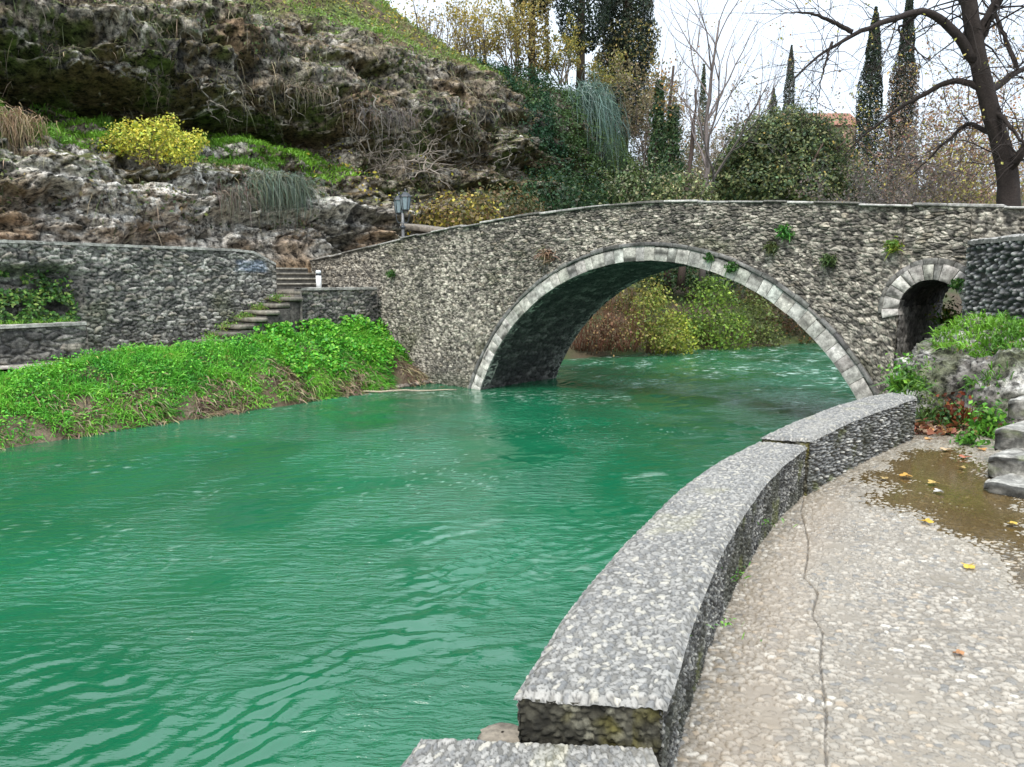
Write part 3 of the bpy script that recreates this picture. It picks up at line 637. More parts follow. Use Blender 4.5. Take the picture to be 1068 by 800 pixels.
# ------------------------------------------------------------------ left walls, stairs, bollard
def stone_wall(name, s0, s1, o, zb, ztop, label, cat='wall', su=.20, sv=.085, dark=.10, seed=301, du=.025, thick=.4, group=None, niche=None, post=None):
    ss = np.arange(s0, s1 + du / 2, du); zt = ztop(ss) if callable(ztop) else np.full(ss.shape, float(ztop)); zb_ = zb(ss) if callable(zb) else np.full(ss.shape, float(zb))
    nz = int((zt - zb_).max() / du) + 2; t = np.linspace(0, 1, nz)[None]
    Zf = zb_[:, None] * (1 - t) + zt[:, None] * t; Sf = np.broadcast_to(ss[:, None], Zf.shape)
    sz = 1 + .5 * fbm(Sf * .25, Zf * .3, 1, 2, seed + 9)
    e, f1, r1, r2, r3 = stones(Sf, Zf, su, sv, seed, .75)
    h = sst(0, .22, e) * (.035 + .04 * r3) + .025 * fbm(Sf * 5, Zf * 5, 0, 3, seed + 2) + .07 * fbm(Sf * .6, Zf * .6, 0, 3, seed + 4)
    of = o + 0 * Zf
    if niche is not None: of = of + niche(Sf, Zf)
    c = rubble_col(r1, r2, r3, e, dark - .35 * fbm(Sf * .35, Zf * .5, 3, 3, seed + 6), .06); c = weather(c, Sf, Zf, seed + 15, e, .8)
    c = mix(c, (.035, .032, .03), sst(.12, .01, e) * .65)
    if post is not None: c = post(Sf, Zf, c)
    acc = Acc(); org = bank((s0 + s1) / 2, o + thick / 2, float(zb_.min()))
    acc.grid(bank(Sf, of - h + .05, Zf), c, flip=True)
    w = thing(name, org, label, cat, group); acc.build('wall_face', M_STONE, w)
    acc = Acc(); kk = np.linspace(0, 1, 8)[None]; Tt = np.broadcast_to(ss[:, None], (len(ss), 8))
    fz = .02 * fbm(Tt * 3, kk * 2, 0, 3, seed + 21); oo = o - .03 + kk * (thick + .03) + (niche(Tt, zt[:, None] + 0 * kk) if niche is not None else 0)
    cc = mix((.25, .235, .21), (.46, .44, .39), np.clip(.5 + fbm(Tt * 1.2, kk * 3, 0, 4, seed + 23) * 1.2, 0, 1))
    top_ = bank(Tt, oo, zt[:, None] + fz + .03); acc.grid(top_, cc, flip=True)
    lip = np.stack([bank(ss, oo[:, 0], zt - .035), top_[:, 0]], 1); acc.grid(lip, cc[:, :2], flip=True)
    bk = np.stack([bank(ss, oo[:, -1], zb_), top_[:, -1]], 1); acc.grid(bk, (.2, .18, .16), flip=False)
    for q, ff in ((0, False), (-1, True)):
        en = np.stack([np.stack([bank(ss[q], oo[q, 0], zb_[q]), bank(ss[q], oo[q, 0], zt[q])]), np.stack([bank(ss[q], oo[q, -1], zb_[q]), bank(ss[q], oo[q, -1], zt[q])])]); acc.grid(en, (.15, .14, .125), flip=ff)
    acc.build('coping', M_RING, w)
    return w
sE = bank_so(293, 3.1)
def mtop(s): return np.interp(s, [-16, -1.0, -.4, sE - 1.3, sE - .7, sE], [4.0, 3.98, 3.78, 3.74, 3.70, 3.38])
def blue(S, Z, c):
    m = sst(.55, .35, np.abs(S - (sE - .75)) + .18 * fbm(S * 3, Z * 3, 0, 2, 5)) * sst(.2, .1, np.abs(Z - 3.32)); return mix(c, (.22, .28, .36), m * .55)
stone_wall('retaining_wall', -16, sE, 3.15, .9, mtop, 'long dark rubble retaining wall on the far bank below the cliff', seed=301, post=blue, thick=.8,
           niche=lambda S, Z: 0.45 * sst(2.9, 2.3, S + .35 * fbm(S * 1.5, Z * 1.5, 0, 2, 7)) * sst(3.35, 3.0, Z) * sst(1.9, 2.0, Z))
stone_wall('ledge_wall', -16, bank_so(92, 2.6), 2.6, .95, 2.0, 'low dark ledge wall at the left edge in front of the taller wall', seed=331, su=.34, sv=.14, dark=.4)
nv = thing('niche_ivy', bank(bank_so(40, 3.3), 3.3, 2.05), 'green weeds filling the collapsed hollow of the left wall above its ledge', 'plants'); acc = Acc(); n = 5200
s_n = R.uniform(-1, 2.7, n); z_n = 2.03 + 1.15 * R.random(n) ** 1.3; kk_ = fbm(s_n * 1.6, z_n * 2, 3, 3, 91) > -.22 + .25 * (z_n > 2.75); s_n, z_n = s_n[kk_], z_n[kk_]; n = len(s_n)
leaves(acc, bank(s_n, 3.12 + .4 * sst(2.0, 3.2, z_n) + .1 * R.normal(size=n), z_n), R.normal(size=(n, 3)) * .6 - DO + np.array([0, 0, .6]), .06 + .06 * R.random(n), cvar(n, [(.06, .16, .03), (.10, .24, .04), (.05, .10, .03), (.2, .3, .06)], .25)); acc.build('foliage', M_LEAF, nv)
acc = Acc(); n = 900; s_n = R.uniform(-1, 2.5, n); blades(acc, bank(s_n, 2.9 + .25 * R.random(n), 2.02), R.normal(size=(n, 3)) * .4 + np.array([0, 0, 1.0]), .1 + .16 * R.random(n), .016, cvar(n, [(.12, .30, .03), (.22, .40, .05)], .2), .5); acc.build('blades', M_GRASS, nv)
# stairs in front of the wall
st = thing('stone_stairs', bank(7.3, 2.6, 1.3), 'worn stone stairs climbing beside the grass bank to the bridge', 'stairs')
s0 = bank_so(226, 2.1); s1 = bank_so(322, 2.3); nst = 8
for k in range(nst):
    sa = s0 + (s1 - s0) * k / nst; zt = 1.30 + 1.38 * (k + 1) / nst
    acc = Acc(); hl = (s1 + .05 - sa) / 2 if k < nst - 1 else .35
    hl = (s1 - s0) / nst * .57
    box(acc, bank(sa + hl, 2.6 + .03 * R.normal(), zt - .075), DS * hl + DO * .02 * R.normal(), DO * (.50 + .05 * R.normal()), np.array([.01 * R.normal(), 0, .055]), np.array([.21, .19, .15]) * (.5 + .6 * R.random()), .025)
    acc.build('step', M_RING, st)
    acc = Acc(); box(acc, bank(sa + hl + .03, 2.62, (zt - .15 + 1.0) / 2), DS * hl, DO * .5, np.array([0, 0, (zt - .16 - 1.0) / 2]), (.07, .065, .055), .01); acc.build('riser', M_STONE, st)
LZ = 2.70
for k in range(5):
    sw = s0 + (s1 - s0) * (k + .6) / 6; bw = bank(sw, 2.72 + .12 * R.normal(), 1.35 + 1.38 * (k + .6) / 6); t = thing('stair_weed', bw, ('lowest clump of weeds on the old stairs above the grass bank', 'second clump of weeds up the old stairs', 'middle clump of weeds on the old stairs', 'fourth clump of weeds up the old stairs', 'topmost clump of weeds on the old stairs near the bollard')[k], 'weed', 'weeds on the old stairs'); acc = Acc(); n = 120
    blades(acc, bw + R.normal(size=(n, 3)) * [.12, .12, .03], R.normal(size=(n, 3)) * .5 + [0, 0, 1], .12 + .16 * R.random(n), .016, cvar(n, [(.12, .28, .03), (.25, .34, .07), (.30, .28, .12)], .25), .6); leaves(acc, bw + R.normal(size=(n, 3)) * [.15, .15, .05] + [0, 0, .08], R.normal(size=(n, 3)) + [0, 0, .6], .06, cvar(n, [(.1, .24, .03), (.2, .3, .06)], .25)); acc.build('foliage', M_GRASS, t)
stone_wall('landing_wall', s1 - .35, s1 + 2.35, 2.05, 1.0, LZ, 'short dark stone wall holding the stair landing against the bridge', seed=351, su=.2, sv=.10, dark=.4, thick=.3)
ld = thing('stair_landing', bank(s1 + .8, 3.6, 1.2), 'stone landing with upper steps between wall end and bridge', 'landing')
acc = Acc(); box(acc, bank(s1 + .95, 3.45, 1.9), DS * 1.3, DO * 1.08, np.array([0, 0, .77]), (.16, .14, .11), .02); acc.build('platform', M_STONE, ld)
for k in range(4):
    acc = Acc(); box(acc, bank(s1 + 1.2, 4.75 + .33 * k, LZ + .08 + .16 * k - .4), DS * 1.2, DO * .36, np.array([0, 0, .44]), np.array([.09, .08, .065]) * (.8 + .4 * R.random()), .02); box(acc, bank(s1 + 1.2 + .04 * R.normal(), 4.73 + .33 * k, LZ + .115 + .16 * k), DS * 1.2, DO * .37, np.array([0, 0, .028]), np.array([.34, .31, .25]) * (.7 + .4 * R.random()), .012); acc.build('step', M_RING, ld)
bp = aty(332.5, 297, bank(s1 + .25, 2.75, 0)[1]); bp[2] = LZ - .03
bo_ = thing('bollard', bp, 'small white post with a black band at the top of the stairs', 'bollard')
acc = Acc(); lathe(acc, bp, [(.075, 0), (.075, .40)], (.8, .8, .78), 16); acc.build('post', attr_mat('white_paint', .5, .1, 60, .003, .12), bo_)
acc = Acc(); lathe(acc, bp, [(.078, .401), (.078, .455)], (.02, .02, .025), 16); acc.build('band', attr_mat('black_paint', .5, .1, 60, .003, .1), bo_)
acc = Acc(); lathe(acc, bp, [(.076, .456), (.076, .52), (.05, .545)], (.75, .76, .76), 16); acc.build('cap', bpy.data.materials['white_paint'], bo_)

# street lamp
lp = aty(420.5, 253, 23.9); lp[2] = 3.35
lamp = thing('street_lamp', lp, 'black post lamp with glazed lanterns beside the left end of the bridge', 'street lamp')
M_IRON = plain('painted_iron', (.045, .05, .055), .45, .3); M_GLASS, gnt, gb = newmat('lantern_glass')
gb.inputs['Base Color'].default_value = (.42, .55, .60, 1); gb.inputs['Roughness'].default_value = .12
nz_ = nd(gnt, 'ShaderNodeTexNoise', Scale=14.0); gr_ = nd(gnt, 'ShaderNodeValToRGB'); gr_.color_ramp.elements[0].color = (.12, .16, .18, 1); gr_.color_ramp.elements[1].color = (.30, .37, .39, 1)
gnt.links.new(nz_.outputs['Fac'], gr_.inputs[0]); gnt.links.new(gr_.outputs[0], gb.inputs['Base Color'])
hz = aty(420, 222, 23.9)[2] - lp[2]
acc = Acc(); lathe(acc, lp, [(.09, 0), (.09, .3), (.05, .36), (.045, hz * .8), (.06, hz * .82), (.045, hz * .84), (.035, hz)], None, 14); acc.build('pole', plain('galvanised_pole', (.20, .20, .20), .5, .2), lamp)
acc = Acc(); lathe(acc, lp, [(.05, hz - .5), (.085, hz - .46), (.09, hz - .42), (.045, hz - .38)], None, 14); acc.build('collar', M_IRON, lamp)
acc = Acc()
for q in (-1, 1):
    tt_ = np.linspace(0, 1, 9)[:, None]
    tube(acc, lp + np.array([0, 0, hz - .25]) + np.array([.2 * q, 0, 0]) * np.sin(tt_ * math.pi * .5) + np.array([0, 0, .22]) * tt_ ** 2 + np.array([0, 0, -.1]) * np.sin(tt_ * math.pi), .018, None, 6)
acc.build('scroll_arm', M_IRON, lamp)
for q, zz, yy in ((-.12, hz - .03, .14), (.11, hz + .04, -.12)):
    c = lp + np.array([q, yy, zz]); la = Acc(); lathe(la, c, [(.05, -.02), (.09, .0), (.12, .04)], None, 6); lo = la.build('lantern', M_IRON, lamp, smooth=False)
    acc = Acc(); lathe(acc, c, [(.112, .045), (.165, .42)], None, 6); acc.build('pane', M_GLASS, lo, smooth=False)
    acc = Acc(); lathe(acc, c, [(.20, .425), (.19, .45), (.09, .55), (.03, .58), (.035, .62), (.012, .68)], None, 6); acc.build('lid', M_IRON, lo, smooth=False)
    acc = Acc()
    for k in range(6):
        a6 = k / 6 * 2 * math.pi; v = np.array([math.cos(a6), math.sin(a6), 0]); tube(acc, [c + v * .117 + [0, 0, .04], c + v * .17 + [0, 0, .425]], .012, None, 5)
    acc.build('frame', M_IRON, lo)
# flat slab lying behind the bridge wall
acc = Acc(); c = aty(459, 239, 25.5); t0 = aty(429, 235, 26.2); t1 = aty(484, 245, 24.6)
ax_ = (t1 - t0) / 2; ax_[2] *= .8
box(acc, (t0 + t1) / 2, ax_, unit(np.array([.7, .7, 0])) * .5, np.array([0, 0, .09]), (.22, .19, .155), .03)
o = acc.build('stone_slab', M_RING, org=(t0 + t1) / 2); tag(o, 'flat brownish stone slab leaning just behind the bridge wall by the lamp', 'slab')
acc = Acc(); box(acc, (t0 + t1) / 2 - [0, 0, .75], ax_ * .8, unit(np.array([.7, .7, 0])) * .35, np.array([0, 0, .66]), (.10, .085, .06), .1)
tag(acc.build('slab_base', M_STONE, org=(t0 + t1) / 2 - [0, 0, 1.2]), 'dark stone block under the flat slab behind the bridge wall', 'stone block')

# ------------------------------------------------------------------ foreground river parapet
def pebble_patch(U, V, su, sv, seed, jit=.3, r0=.34):
    e, f1, r1, r2, r3 = stones(U, V, su, sv, seed, jit)
    rad = r0 + .20 * r3                                   # rounded pebbles set apart in the mortar
    e = np.minimum(e, (rad - f1) * 1.3)
    dome = np.sqrt(np.clip(1 - (f1 / rad) ** 2, 0, 1)) * sst(.0, .10, e)
    return e, dome, r1, r2, r3
def resample(pts, step):
    pts = np.asarray(pts, float); d = np.r_[0, np.cumsum(np.linalg.norm(np.diff(pts, axis=0), axis=1))]
    # smooth spline through the points
    n = max(int(d[-1] / step), 4); t = np.linspace(0, d[-1], n); out = np.stack([np.interp(t, d, pts[:, k]) for k in range(pts.shape[1])], 1)
    m = max(3, n // 14) | 1; ker = np.ones(m) / m
    pad = np.pad(out, ((m // 2, m // 2), (0, 0)), mode='reflect', reflect_type='odd')
    return np.stack([np.convolve(pad[:, k], ker, 'valid') for k in range(pts.shape[1])], 1)
def parapet(inner, outer, zt, zb, label, layered, seed, cop_c=1.0, wobble=.006):
    I = resample(inner, .0048); n = len(I); O = resample(outer, .0048); O = np.stack([np.interp(np.linspace(0, 1, n), np.linspace(0, 1, len(O)), O[:, k]) for k in range(2)], 1)
    arc = np.r_[0, np.cumsum(np.linalg.norm(np.diff((I + O) / 2, axis=0), axis=1))]
    wid = np.linalg.norm(I - O, axis=1).mean(); nt_ = int(wid / .0046); t = np.linspace(0, 1, nt_)[None]
    zt_ = zt + wobble * fbm(arc * 1.5, 0, seed, 2, seed)
    U = np.broadcast_to(arc[:, None], (n, nt_)); W = t * wid + 0 * U
    root = thing('river_parapet', np.array([*((I + O) / 2).mean(0), zb]), label, 'low wall', 'low pebble walls along the river')
    e, dm, r1, r2, r3 = pebble_patch(U, W, .029, .020, seed, .8, .48)
    edge_ = np.minimum(np.minimum(t, 1 - t) * wid, np.minimum(U, arc[-1] - U)); rnd = sst(.0, .035, edge_ + .012 * fbm(U * 9, W * 9, 1, 2, seed + 3))
    h = dm * .006 * (.5 + r2) + .008 * fbm(U * 4, W * 4, 0, 3, seed + 5) - .022 * (1 - rnd)
    c = mix((.17, .17, .165), (.32, .315, .30), r1); c = mix(c, (.13, .135, .14), (r2 > .78) * .7); c = mix(c, (.44, .42, .36), (r3 > .9) * .6)
    c = mix(c, mix((.10, .098, .09), (.20, .195, .18), np.clip(.5 + fbm(U * 3, W * 3, 0, 3, seed + 17), 0, 1)), sst(.07, -.03, e)); c = mix(c, (.045, .045, .042), sst(.10, .02, np.abs(e)) * .85); c = mix(c, (.30, .29, .26), sst(.15, .5, fbm(U * .8, W * 1.5, 0, 4, seed + 7)) * .4)
    c = mix(c, (.42, .40, .20), sst(.25, .55, fbm(U * 2.5, W * 3, 6, 3, seed + 8)) * .15 + 0 * U)
    XY = O[:, None] * (1 - t[..., None]) + I[:, None] * t[..., None]
    top_ = np.concatenate([XY, (zt_[:, None] + h)[..., None]], -1)
    Acc().grid(top_, c * cop_c * np.array([1.04, 1.0, .93]), flip=True).build('coping', M_COPE, root)
    def side(line, zt1, nrm, flip, name, sd, zb1):
        a = np.r_[0, np.cumsum(np.linalg.norm(np.diff(line, axis=0), axis=1))]; nv = int((zt1.mean() - zb1) / (.005 if name == 'path_face' else .012)); v = np.linspace(0, 1, nv)[None]
        Zf = zb1 * (1 - v) + (zt1 - .02)[:, None] * v; Af = np.broadcast_to(a[:, None], Zf.shape)
        if layered: e, dm, r1, r2, r3 = pebble_patch(Af, Zf, .085, .019, sd, .35)
        else: e, dm, r1, r2, r3 = pebble_patch(Af, Zf, .024, .015, sd, .5)
        h = dm * (.022 if layered else .010) * (.5 + r2) + .012 * fbm(Af * 5, Zf * 5, 0, 3, sd + 3)
        c = mix((.11, .105, .095), (.36, .35, .32), np.clip((r1 - (.2 if layered else .25)) * 1.3, 0, 1)); c = mix(c, (.48, .46, .40), (r2 > (.93 if layered else .88)) * .9); c = mix(c, (.045, .042, .035), sst(.12, -.02, e))
        ms_ = sst(.0, .4, fbm(Af * 1.8, Zf * 3, 0, 4, sd + 5) + .25 * (1 - v)); c = mix(c, (.05, .05, .028), ms_ * .65)
        mo = sst(.22, .5, fbm(Af * 3, Zf * 4, 3, 3, sd + 9)); c = mix(c, (.13, .14, .03), mo * .6)
        P = np.concatenate([line[:, None] + nrm[:, None] * h[..., None], Zf[..., None]], -1)
        return Acc().grid(P, c, flip=flip).build(name, M_COPE if layered else M_STONE, root)
    T = unit(np.gradient(I, axis=0)); nI = np.stack([T[:, 1], -T[:, 0]], 1)
    To = unit(np.gradient(O, axis=0)); nO = np.stack([-To[:, 1], To[:, 0]], 1)
    side(I - nI * .022, zt_, nI, True, 'path_face', seed + 31, zb)
    side(O - nO * .022, zt_, nO, False, 'river_face', seed + 41, zb - 1.8)
    for k, fl_, sg in ((0, False, -1), (-1, True, 1)):
        line = np.stack([O[k] * (1 - q) + I[k] * q for q in np.linspace(.03, .97, max(int(wid / .007), 6))])
        nr = np.broadcast_to(T[k] * sg, line.shape)
        a = np.linspace(0, wid, len(line)); nv = int((zt - zb) / .0065); v = np.linspace(0, 1, nv)[None]
        Zf = zb * (1 - v) + (zt_[k] - .018) * v + 0 * a[:, None]; Af = a[:, None] + 0 * Zf
        e, dm, r1, r2, r3 = pebble_patch(Af, Zf, .032, .022, seed + 51, .6)
        h = dm * .014 + .02 * fbm(Af * 7, Zf * 7, 0, 3, seed + 53)
        c = mix((.045, .042, .03), (.20, .19, .14), (r1 > .7) * r2); c = mix(c, (.16, .14, .02), sst(.1, .4, fbm(Af * 5, Zf * 5, 9, 3, seed + 55) + .2 * (Af > wid * .8)) * .45)
        P = np.concatenate([line[:, None] - nr[:, None] * .015 + nr[:, None] * h[..., None], Zf[..., None]], -1)
        Acc().grid(P, c, flip=not fl_).build('end_face', M_STONE, root)
    return root
PZ = 1.35
pz = lambda pts, z: [atz(a, b, z)[:2] for a, b in pts]
parapet(pz([(696, 735), (707.5, 702), (719, 659), (737, 612), (752, 577), (772, 541), (797, 505), (818, 483), (843, 464)], 1.75), pz([(535, 723), (556, 691), (580, 651), (602, 621), (625, 594), (655, 560), (685, 531), (712, 505), (745, 482), (790, 460)], 1.75),
        1.75, 1.28, 'long low pebble-topped wall curving along the river, nearest the camera', False, 401, 1.0)
parapet(pz([(846, 459), (880, 442), (916, 428), (957, 414)], 1.79), pz([(793, 455), (830, 438), (870, 423), (905, 413), (930, 409)], 1.79),
        1.79, 1.28, 'shorter far section of low wall with layered stone side ending at the boulder', True, 451, .96)
b0 = [(x, y) for x, y in (atz(683, 775, 1.63)[:2], atz(676, 800, 1.63)[:2])]
parapet([(.36, .9), (.45, 1.7), tuple(atz(680, 775, 1.63)[:2])], [(-.75, .95), (-.42, 1.75), tuple(atz(440, 765, 1.63)[:2])], 1.63, 1.28,
        'lower wider wall block at the bottom edge in front of the long wall', False, 481, 1.02)
acc = Acc(); c = atz(524, 764, 1.568); bm_ = np.random.default_rng(3)
aa, bb = np.meshgrid(np.linspace(0, 2 * math.pi, 24), np.linspace(-1.5, 1.5, 12), indexing='ij')
rr = 1 + .25 * fbm(np.cos(aa) * np.cos(bb) * 2, np.sin(aa) * np.cos(bb) * 2, np.sin(bb) * 2, 3, 5)
acc.grid(c + np.stack([.075 * rr * np.cos(aa) * np.cos(bb), .06 * rr * np.sin(aa) * np.cos(bb), .012 * rr * np.sign(np.sin(bb)) * np.abs(np.sin(bb)) ** .6 - .01], -1), (.20, .17, .13))
tag(acc.build('loose_stone', M_RING, org=c), 'small brown stone wedged at the step between the low walls', 'stone')

# ------------------------------------------------------------------ pebble paving with crack, joint and puddle hollow
cz = lambda pts: np.array(pz(pts, PZ))
CRACK = cz([(838.7, 548), (843, 566), (842, 583), (838.7, 603), (848, 612), (852.6, 620), (849, 632), (847, 643), (853, 652), (858, 661), (856, 677), (855, 694), (858, 715), (862, 749), (860, 775), (862, 800)])
CRACK2 = cz([(838.7, 548), (835, 535), (838, 520), (832, 510)])
JOINT = cz([(722, 637), (860, 648), (990, 657), (1068, 664), (1200, 674)])
yv = [-5, -3, -1, .5, 1.2]; y = 1.5
while y < 8.6: yv.append(y); y += .0050 * max(1, (y / 2.3) ** 1.15)
yv = np.array(yv)
xl = np.interp(yv, [-5, 1.0, 2.0, 2.5, 4.0, 5.7, 7.0, 7.7, 8.6], [.1, .1, .3, .5, 1.15, 2.15, 3.3, 4.0, 4.6])
tx = np.concatenate([np.linspace(0, 1, 600) * 2.9, np.linspace(2.9, 9, 50)[1:]])
Xp = xl[:, None] + tx[None] * (1 + 0 * xl[:, None]); Yp = np.broadcast_to(yv[:, None], Xp.shape)
kx = 1 + .25 * sst(3.5, 6, Yp)
e, dm, r1, r2, r3 = pebble_patch(Xp, Yp, .038, .028, 501, .75, .44)
ee, dm2, q1, q2, q3 = pebble_patch(Xp, Yp, .027, .020, 503, .7, .42)
small = fbm(Xp * 1.2, Yp * 1.2, 0, 3, 505) > .12
dm = np.where(small, dm2 * .7, dm); r1 = np.where(small, q1, r1); r2 = np.where(small, q2, r2); r3 = np.where(small, q3, r3); e = np.where(small, ee, e)
exposed = sst(-.62, -.05, fbm(Xp * 2.3, Yp * 2.3, 3, 3, 507) + (r1 - .4) * .7)      # some pebbles are buried in cement
def segdist(pts):
    return np.abs(polydist(Xp + .006 * fbm(Xp * 30, Yp * 30, 0, 2, 3), Yp + .006 * fbm(Xp * 30, Yp * 30, 5, 2, 3), [tuple(p) for p in pts]))
ck = sst(.006, .001, np.minimum(segdist(CRACK), segdist(CRACK2))); jt = sst(.008, .002, segdist(JOINT)) * .6
PUD = cz([(905, 500), (918, 483), (955, 468), (1000, 466), (1022, 480), (1075, 520), (1120, 600), (1068, 612), (1000, 560), (950, 536), (915, 525)])
def inpoly(X, Y, poly):
    ins = np.zeros(X.shape, bool)
    for (x0, y0), (x1, y1) in zip(poly, np.roll(poly, -1, 0)):
        c = ((y0 > Y) != (y1 > Y)) & (X < (x1 - x0) * (Y - y0) / (y1 - y0 + 1e-12) + x0); ins ^= c
    return ins
pd = np.abs(polydist(Xp, Yp, [tuple(p) for p in PUD] + [tuple(PUD[0])])) * np.where(inpoly(Xp, Yp, PUD), 1, -1) + .10 * fbm(Xp * 2.2, Yp * 2.2, 0, 4, 509)
hol = sst(-.3, .3, pd)
Zp = PZ + dm * exposed * .0075 * (.5 + r2) + .006 * fbm(Xp * 2, Yp * 2, 0, 3, 511) - .0155 * hol + .007 * hol * fbm(Xp * 2.5, Yp * 2.5, 9, 4, 517) - .012 * ck - .004 * jt
cem = mix((.19, .163, .128), (.275, .24, .192), np.clip(.5 + fbm(Xp * 1.1, Yp * 1.1, 0, 4, 513) * 1.3, 0, 1))
pb = mix((.20, .178, .147), (.375, .34, .288), r2); pb = mix(pb, (.15, .148, .142), (r3 > .92) * .8); pb = mix(pb, (.40, .31, .21), ((r3 > .83) & (r3 < .87)) * .5); pb = mix(pb, (.52, .495, .44), ((r1 < .10) & (r2 > .3)) * .8)
c = mix(cem, pb, exposed * sst(-.01, .06, e)); c = c * (1 - .38 * exposed * 1.25 * sst(.09, .01, np.abs(e)))[..., None]
sand = sst(.55, .1, np.abs(tx[None] - .34) * 2.2 + .35 * fbm(Xp * 1.5, Yp * 1.5, 7, 3, 515)) * sst(6.5, 5, Yp); c = mix(c, (.30, .235, .17), sand * .3)
c = mix(c, (.24, .195, .11), hol * .28); c = mix(c, (.05, .045, .04), np.clip(ck * .7 + jt * .8, 0, 1))
o = Acc().grid(np.stack([Xp, Yp, Zp], -1), c * np.array([1.01, .985, .935]), flip=True).build('paving', M_PEB); tag(o, kind='structure')
m, wnt, wb = newmat('rain_water'); wb.inputs['Roughness'].default_value = .02
tr = nd(wnt, 'ShaderNodeBsdfTransparent'); tr.inputs['Color'].default_value = (.80, .72, .53, 1); gl = nd(wnt, 'ShaderNodeBsdfGlossy'); gl.inputs['Roughness'].default_value = .03
fr_ = nd(wnt, 'ShaderNodeFresnel', IOR=1.5); mx = nd(wnt, 'ShaderNodeMixShader'); nz = nd(wnt, 'ShaderNodeTexNoise', Scale=26.0); bp = nd(wnt, 'ShaderNodeBump', Strength=.10, Distance=.01)
gg = nd(wnt, 'ShaderNodeNewGeometry'); wnt.links.new(gg.outputs['Position'], nz.inputs['Vector']); wnt.links.new(nz.outputs['Fac'], bp.inputs['Height'])
for q in (gl, fr_): wnt.links.new(bp.outputs[0], q.inputs['Normal'])
wnt.links.new(fr_.outputs[0], mx.inputs[0]); df = nd(wnt, 'ShaderNodeBsdfDiffuse'); df.inputs['Color'].default_value = (.26, .205, .11, 1); mm_ = nd(wnt, 'ShaderNodeMixShader'); mm_.inputs[0].default_value = .0; wnt.links.new(tr.outputs[0], mm_.inputs[1]); wnt.links.new(df.outputs[0], mm_.inputs[2]); wnt.links.new(mm_.outputs[0], mx.inputs[1]); wnt.links.new(gl.outputs[0], mx.inputs[2]); wnt.links.new(mx.outputs[0], wnt.nodes['Material Output'].inputs['Surface'])
pc = PUD.mean(0); px_, py_ = np.meshgrid(np.linspace(2.3, 6.5, 90), np.linspace(3.3, 8.0, 90), indexing='ij')
pin = np.abs(polydist(px_, py_, [tuple(p) for p in PUD] + [tuple(PUD[0])])) * np.where(inpoly(px_, py_, PUD), 1, -1) > -.28
Fp = gridF(90, 90, 0, False); Fp = Fp[pin.ravel()[Fp].all(1)]
o = Acc().add(np.stack([px_, py_, 0 * px_ + PZ - .0055], -1).reshape(-1, 3), Fp).build('puddle', m); tag(o, kind='structure')

# ------------------------------------------------------------------ right bank: mound, boulder, steps, dark cobble wall
gx = np.arange(3.3, 16, .07); gy = np.arange(7.2, 17.5, .07); X, Y = np.meshgrid(gx, gy, indexing='ij')
dr = -polydist(X, Y, RIGHT)
Zm = np.interp(dr, [-1, 0, .25, .7, 1.6, 3, 8], [-.6, -.15, .6, 1.15, 1.75, 2.15, 2.4]) * 1.0
Zm = 1.28 + (Zm - 1.28) * np.where(Zm > 1.28, sst(7.5, 9.6, Y + .4 * (X - 5)), 1) + .10 * fbm(X * .9, Y * .9, 0, 4, 601) * sst(7.8, 9, Y)
Zm = np.where(Y < 7.9, np.minimum(Zm, 1.30), Zm)
col = mix((.10, .08, .05), (.22, .20, .16), sst(-.2, .4, fbm(X, Y, 0, 4, 603)))
o = Acc().grid(np.stack([X, Y, Zm], -1), col, flip=False).build('right_bank', M_SOIL); tag(o, kind='structure')
def mound(x, y):
    i = np.clip(((x - 3.3) / .07).astype(int), 0, len(gx) - 1); j = np.clip(((y - 7.2) / .07).astype(int), 0, len(gy) - 1); return Zm[i, j]
th, ph = np.meshgrid(np.linspace(0, 2 * math.pi, 230), np.linspace(-.5, math.pi / 2, 120), indexing='ij')
ux, uy, uz = np.cos(th) * np.cos(ph), np.sin(th) * np.cos(ph), np.sin(ph)
sq = lambda v: np.sign(v) * np.abs(v) ** .75
BC, BRAD = np.array([6.05, 9.0, 1.1]), np.array([1.3, 1.15, 1.25])
rr = 1 + .22 * fbm(ux * 1.6 + 3, uy * 1.6, uz * 1.8, 3, 611) + .07 * fbm(ux * 5, uy * 5, uz * 5, 4, 613, .55, True) + .035 * fbm(ux * 16, uy * 16, uz * 16, 3, 615)
BV = BC + np.stack([sq(ux), sq(uy), sq(uz)], -1) * BRAD * rr[..., None]
pl = sst(-.15, .3, fbm(ux * 2.2, uy * 2.2, uz * 2.2, 4, 617)); gn = fbm(ux * 14, uy * 14, uz * 14, 3, 619)
bf1, bf2, bi, bj = voronoi(th * 9 + fbm(th * 5, ph * 5, 0, 2, 3), ph * 12, 631); bc_ = h01(bi, bj, 633)
c = mix((.19, .175, .155), (.62, .60, .54), np.clip(pl + .9 * gn + .7 * (bc_ - .5), 0, 1)); c = mix(c, (.06, .055, .05), sst(.14, .0, bf2 - bf1) * .6); c = mix(c, (.06, .06, .045), sst(.18, .45, fbm(ux * 3, uy * 3, uz * 2, 4, 621)) * .8); c = mix(c, (.09, .11, .035), sst(.1, .5, fbm(ux * 2.5, uy * 2.5, uz * 2.5 + 8, 3, 623) + .25 * uz) * .6)
bo = thing('boulder', BC * [1, 1, 0] + [0, 0, 1.3], 'big rough conglomerate boulder under grass at the right end of the low wall', 'boulder')
Acc().grid(BV, c).build('rock', attr_mat('boulder_rock', .9, 1.0, 40, .03, .4, .25, speck=.8, sscale=9), bo)
g = Acc()
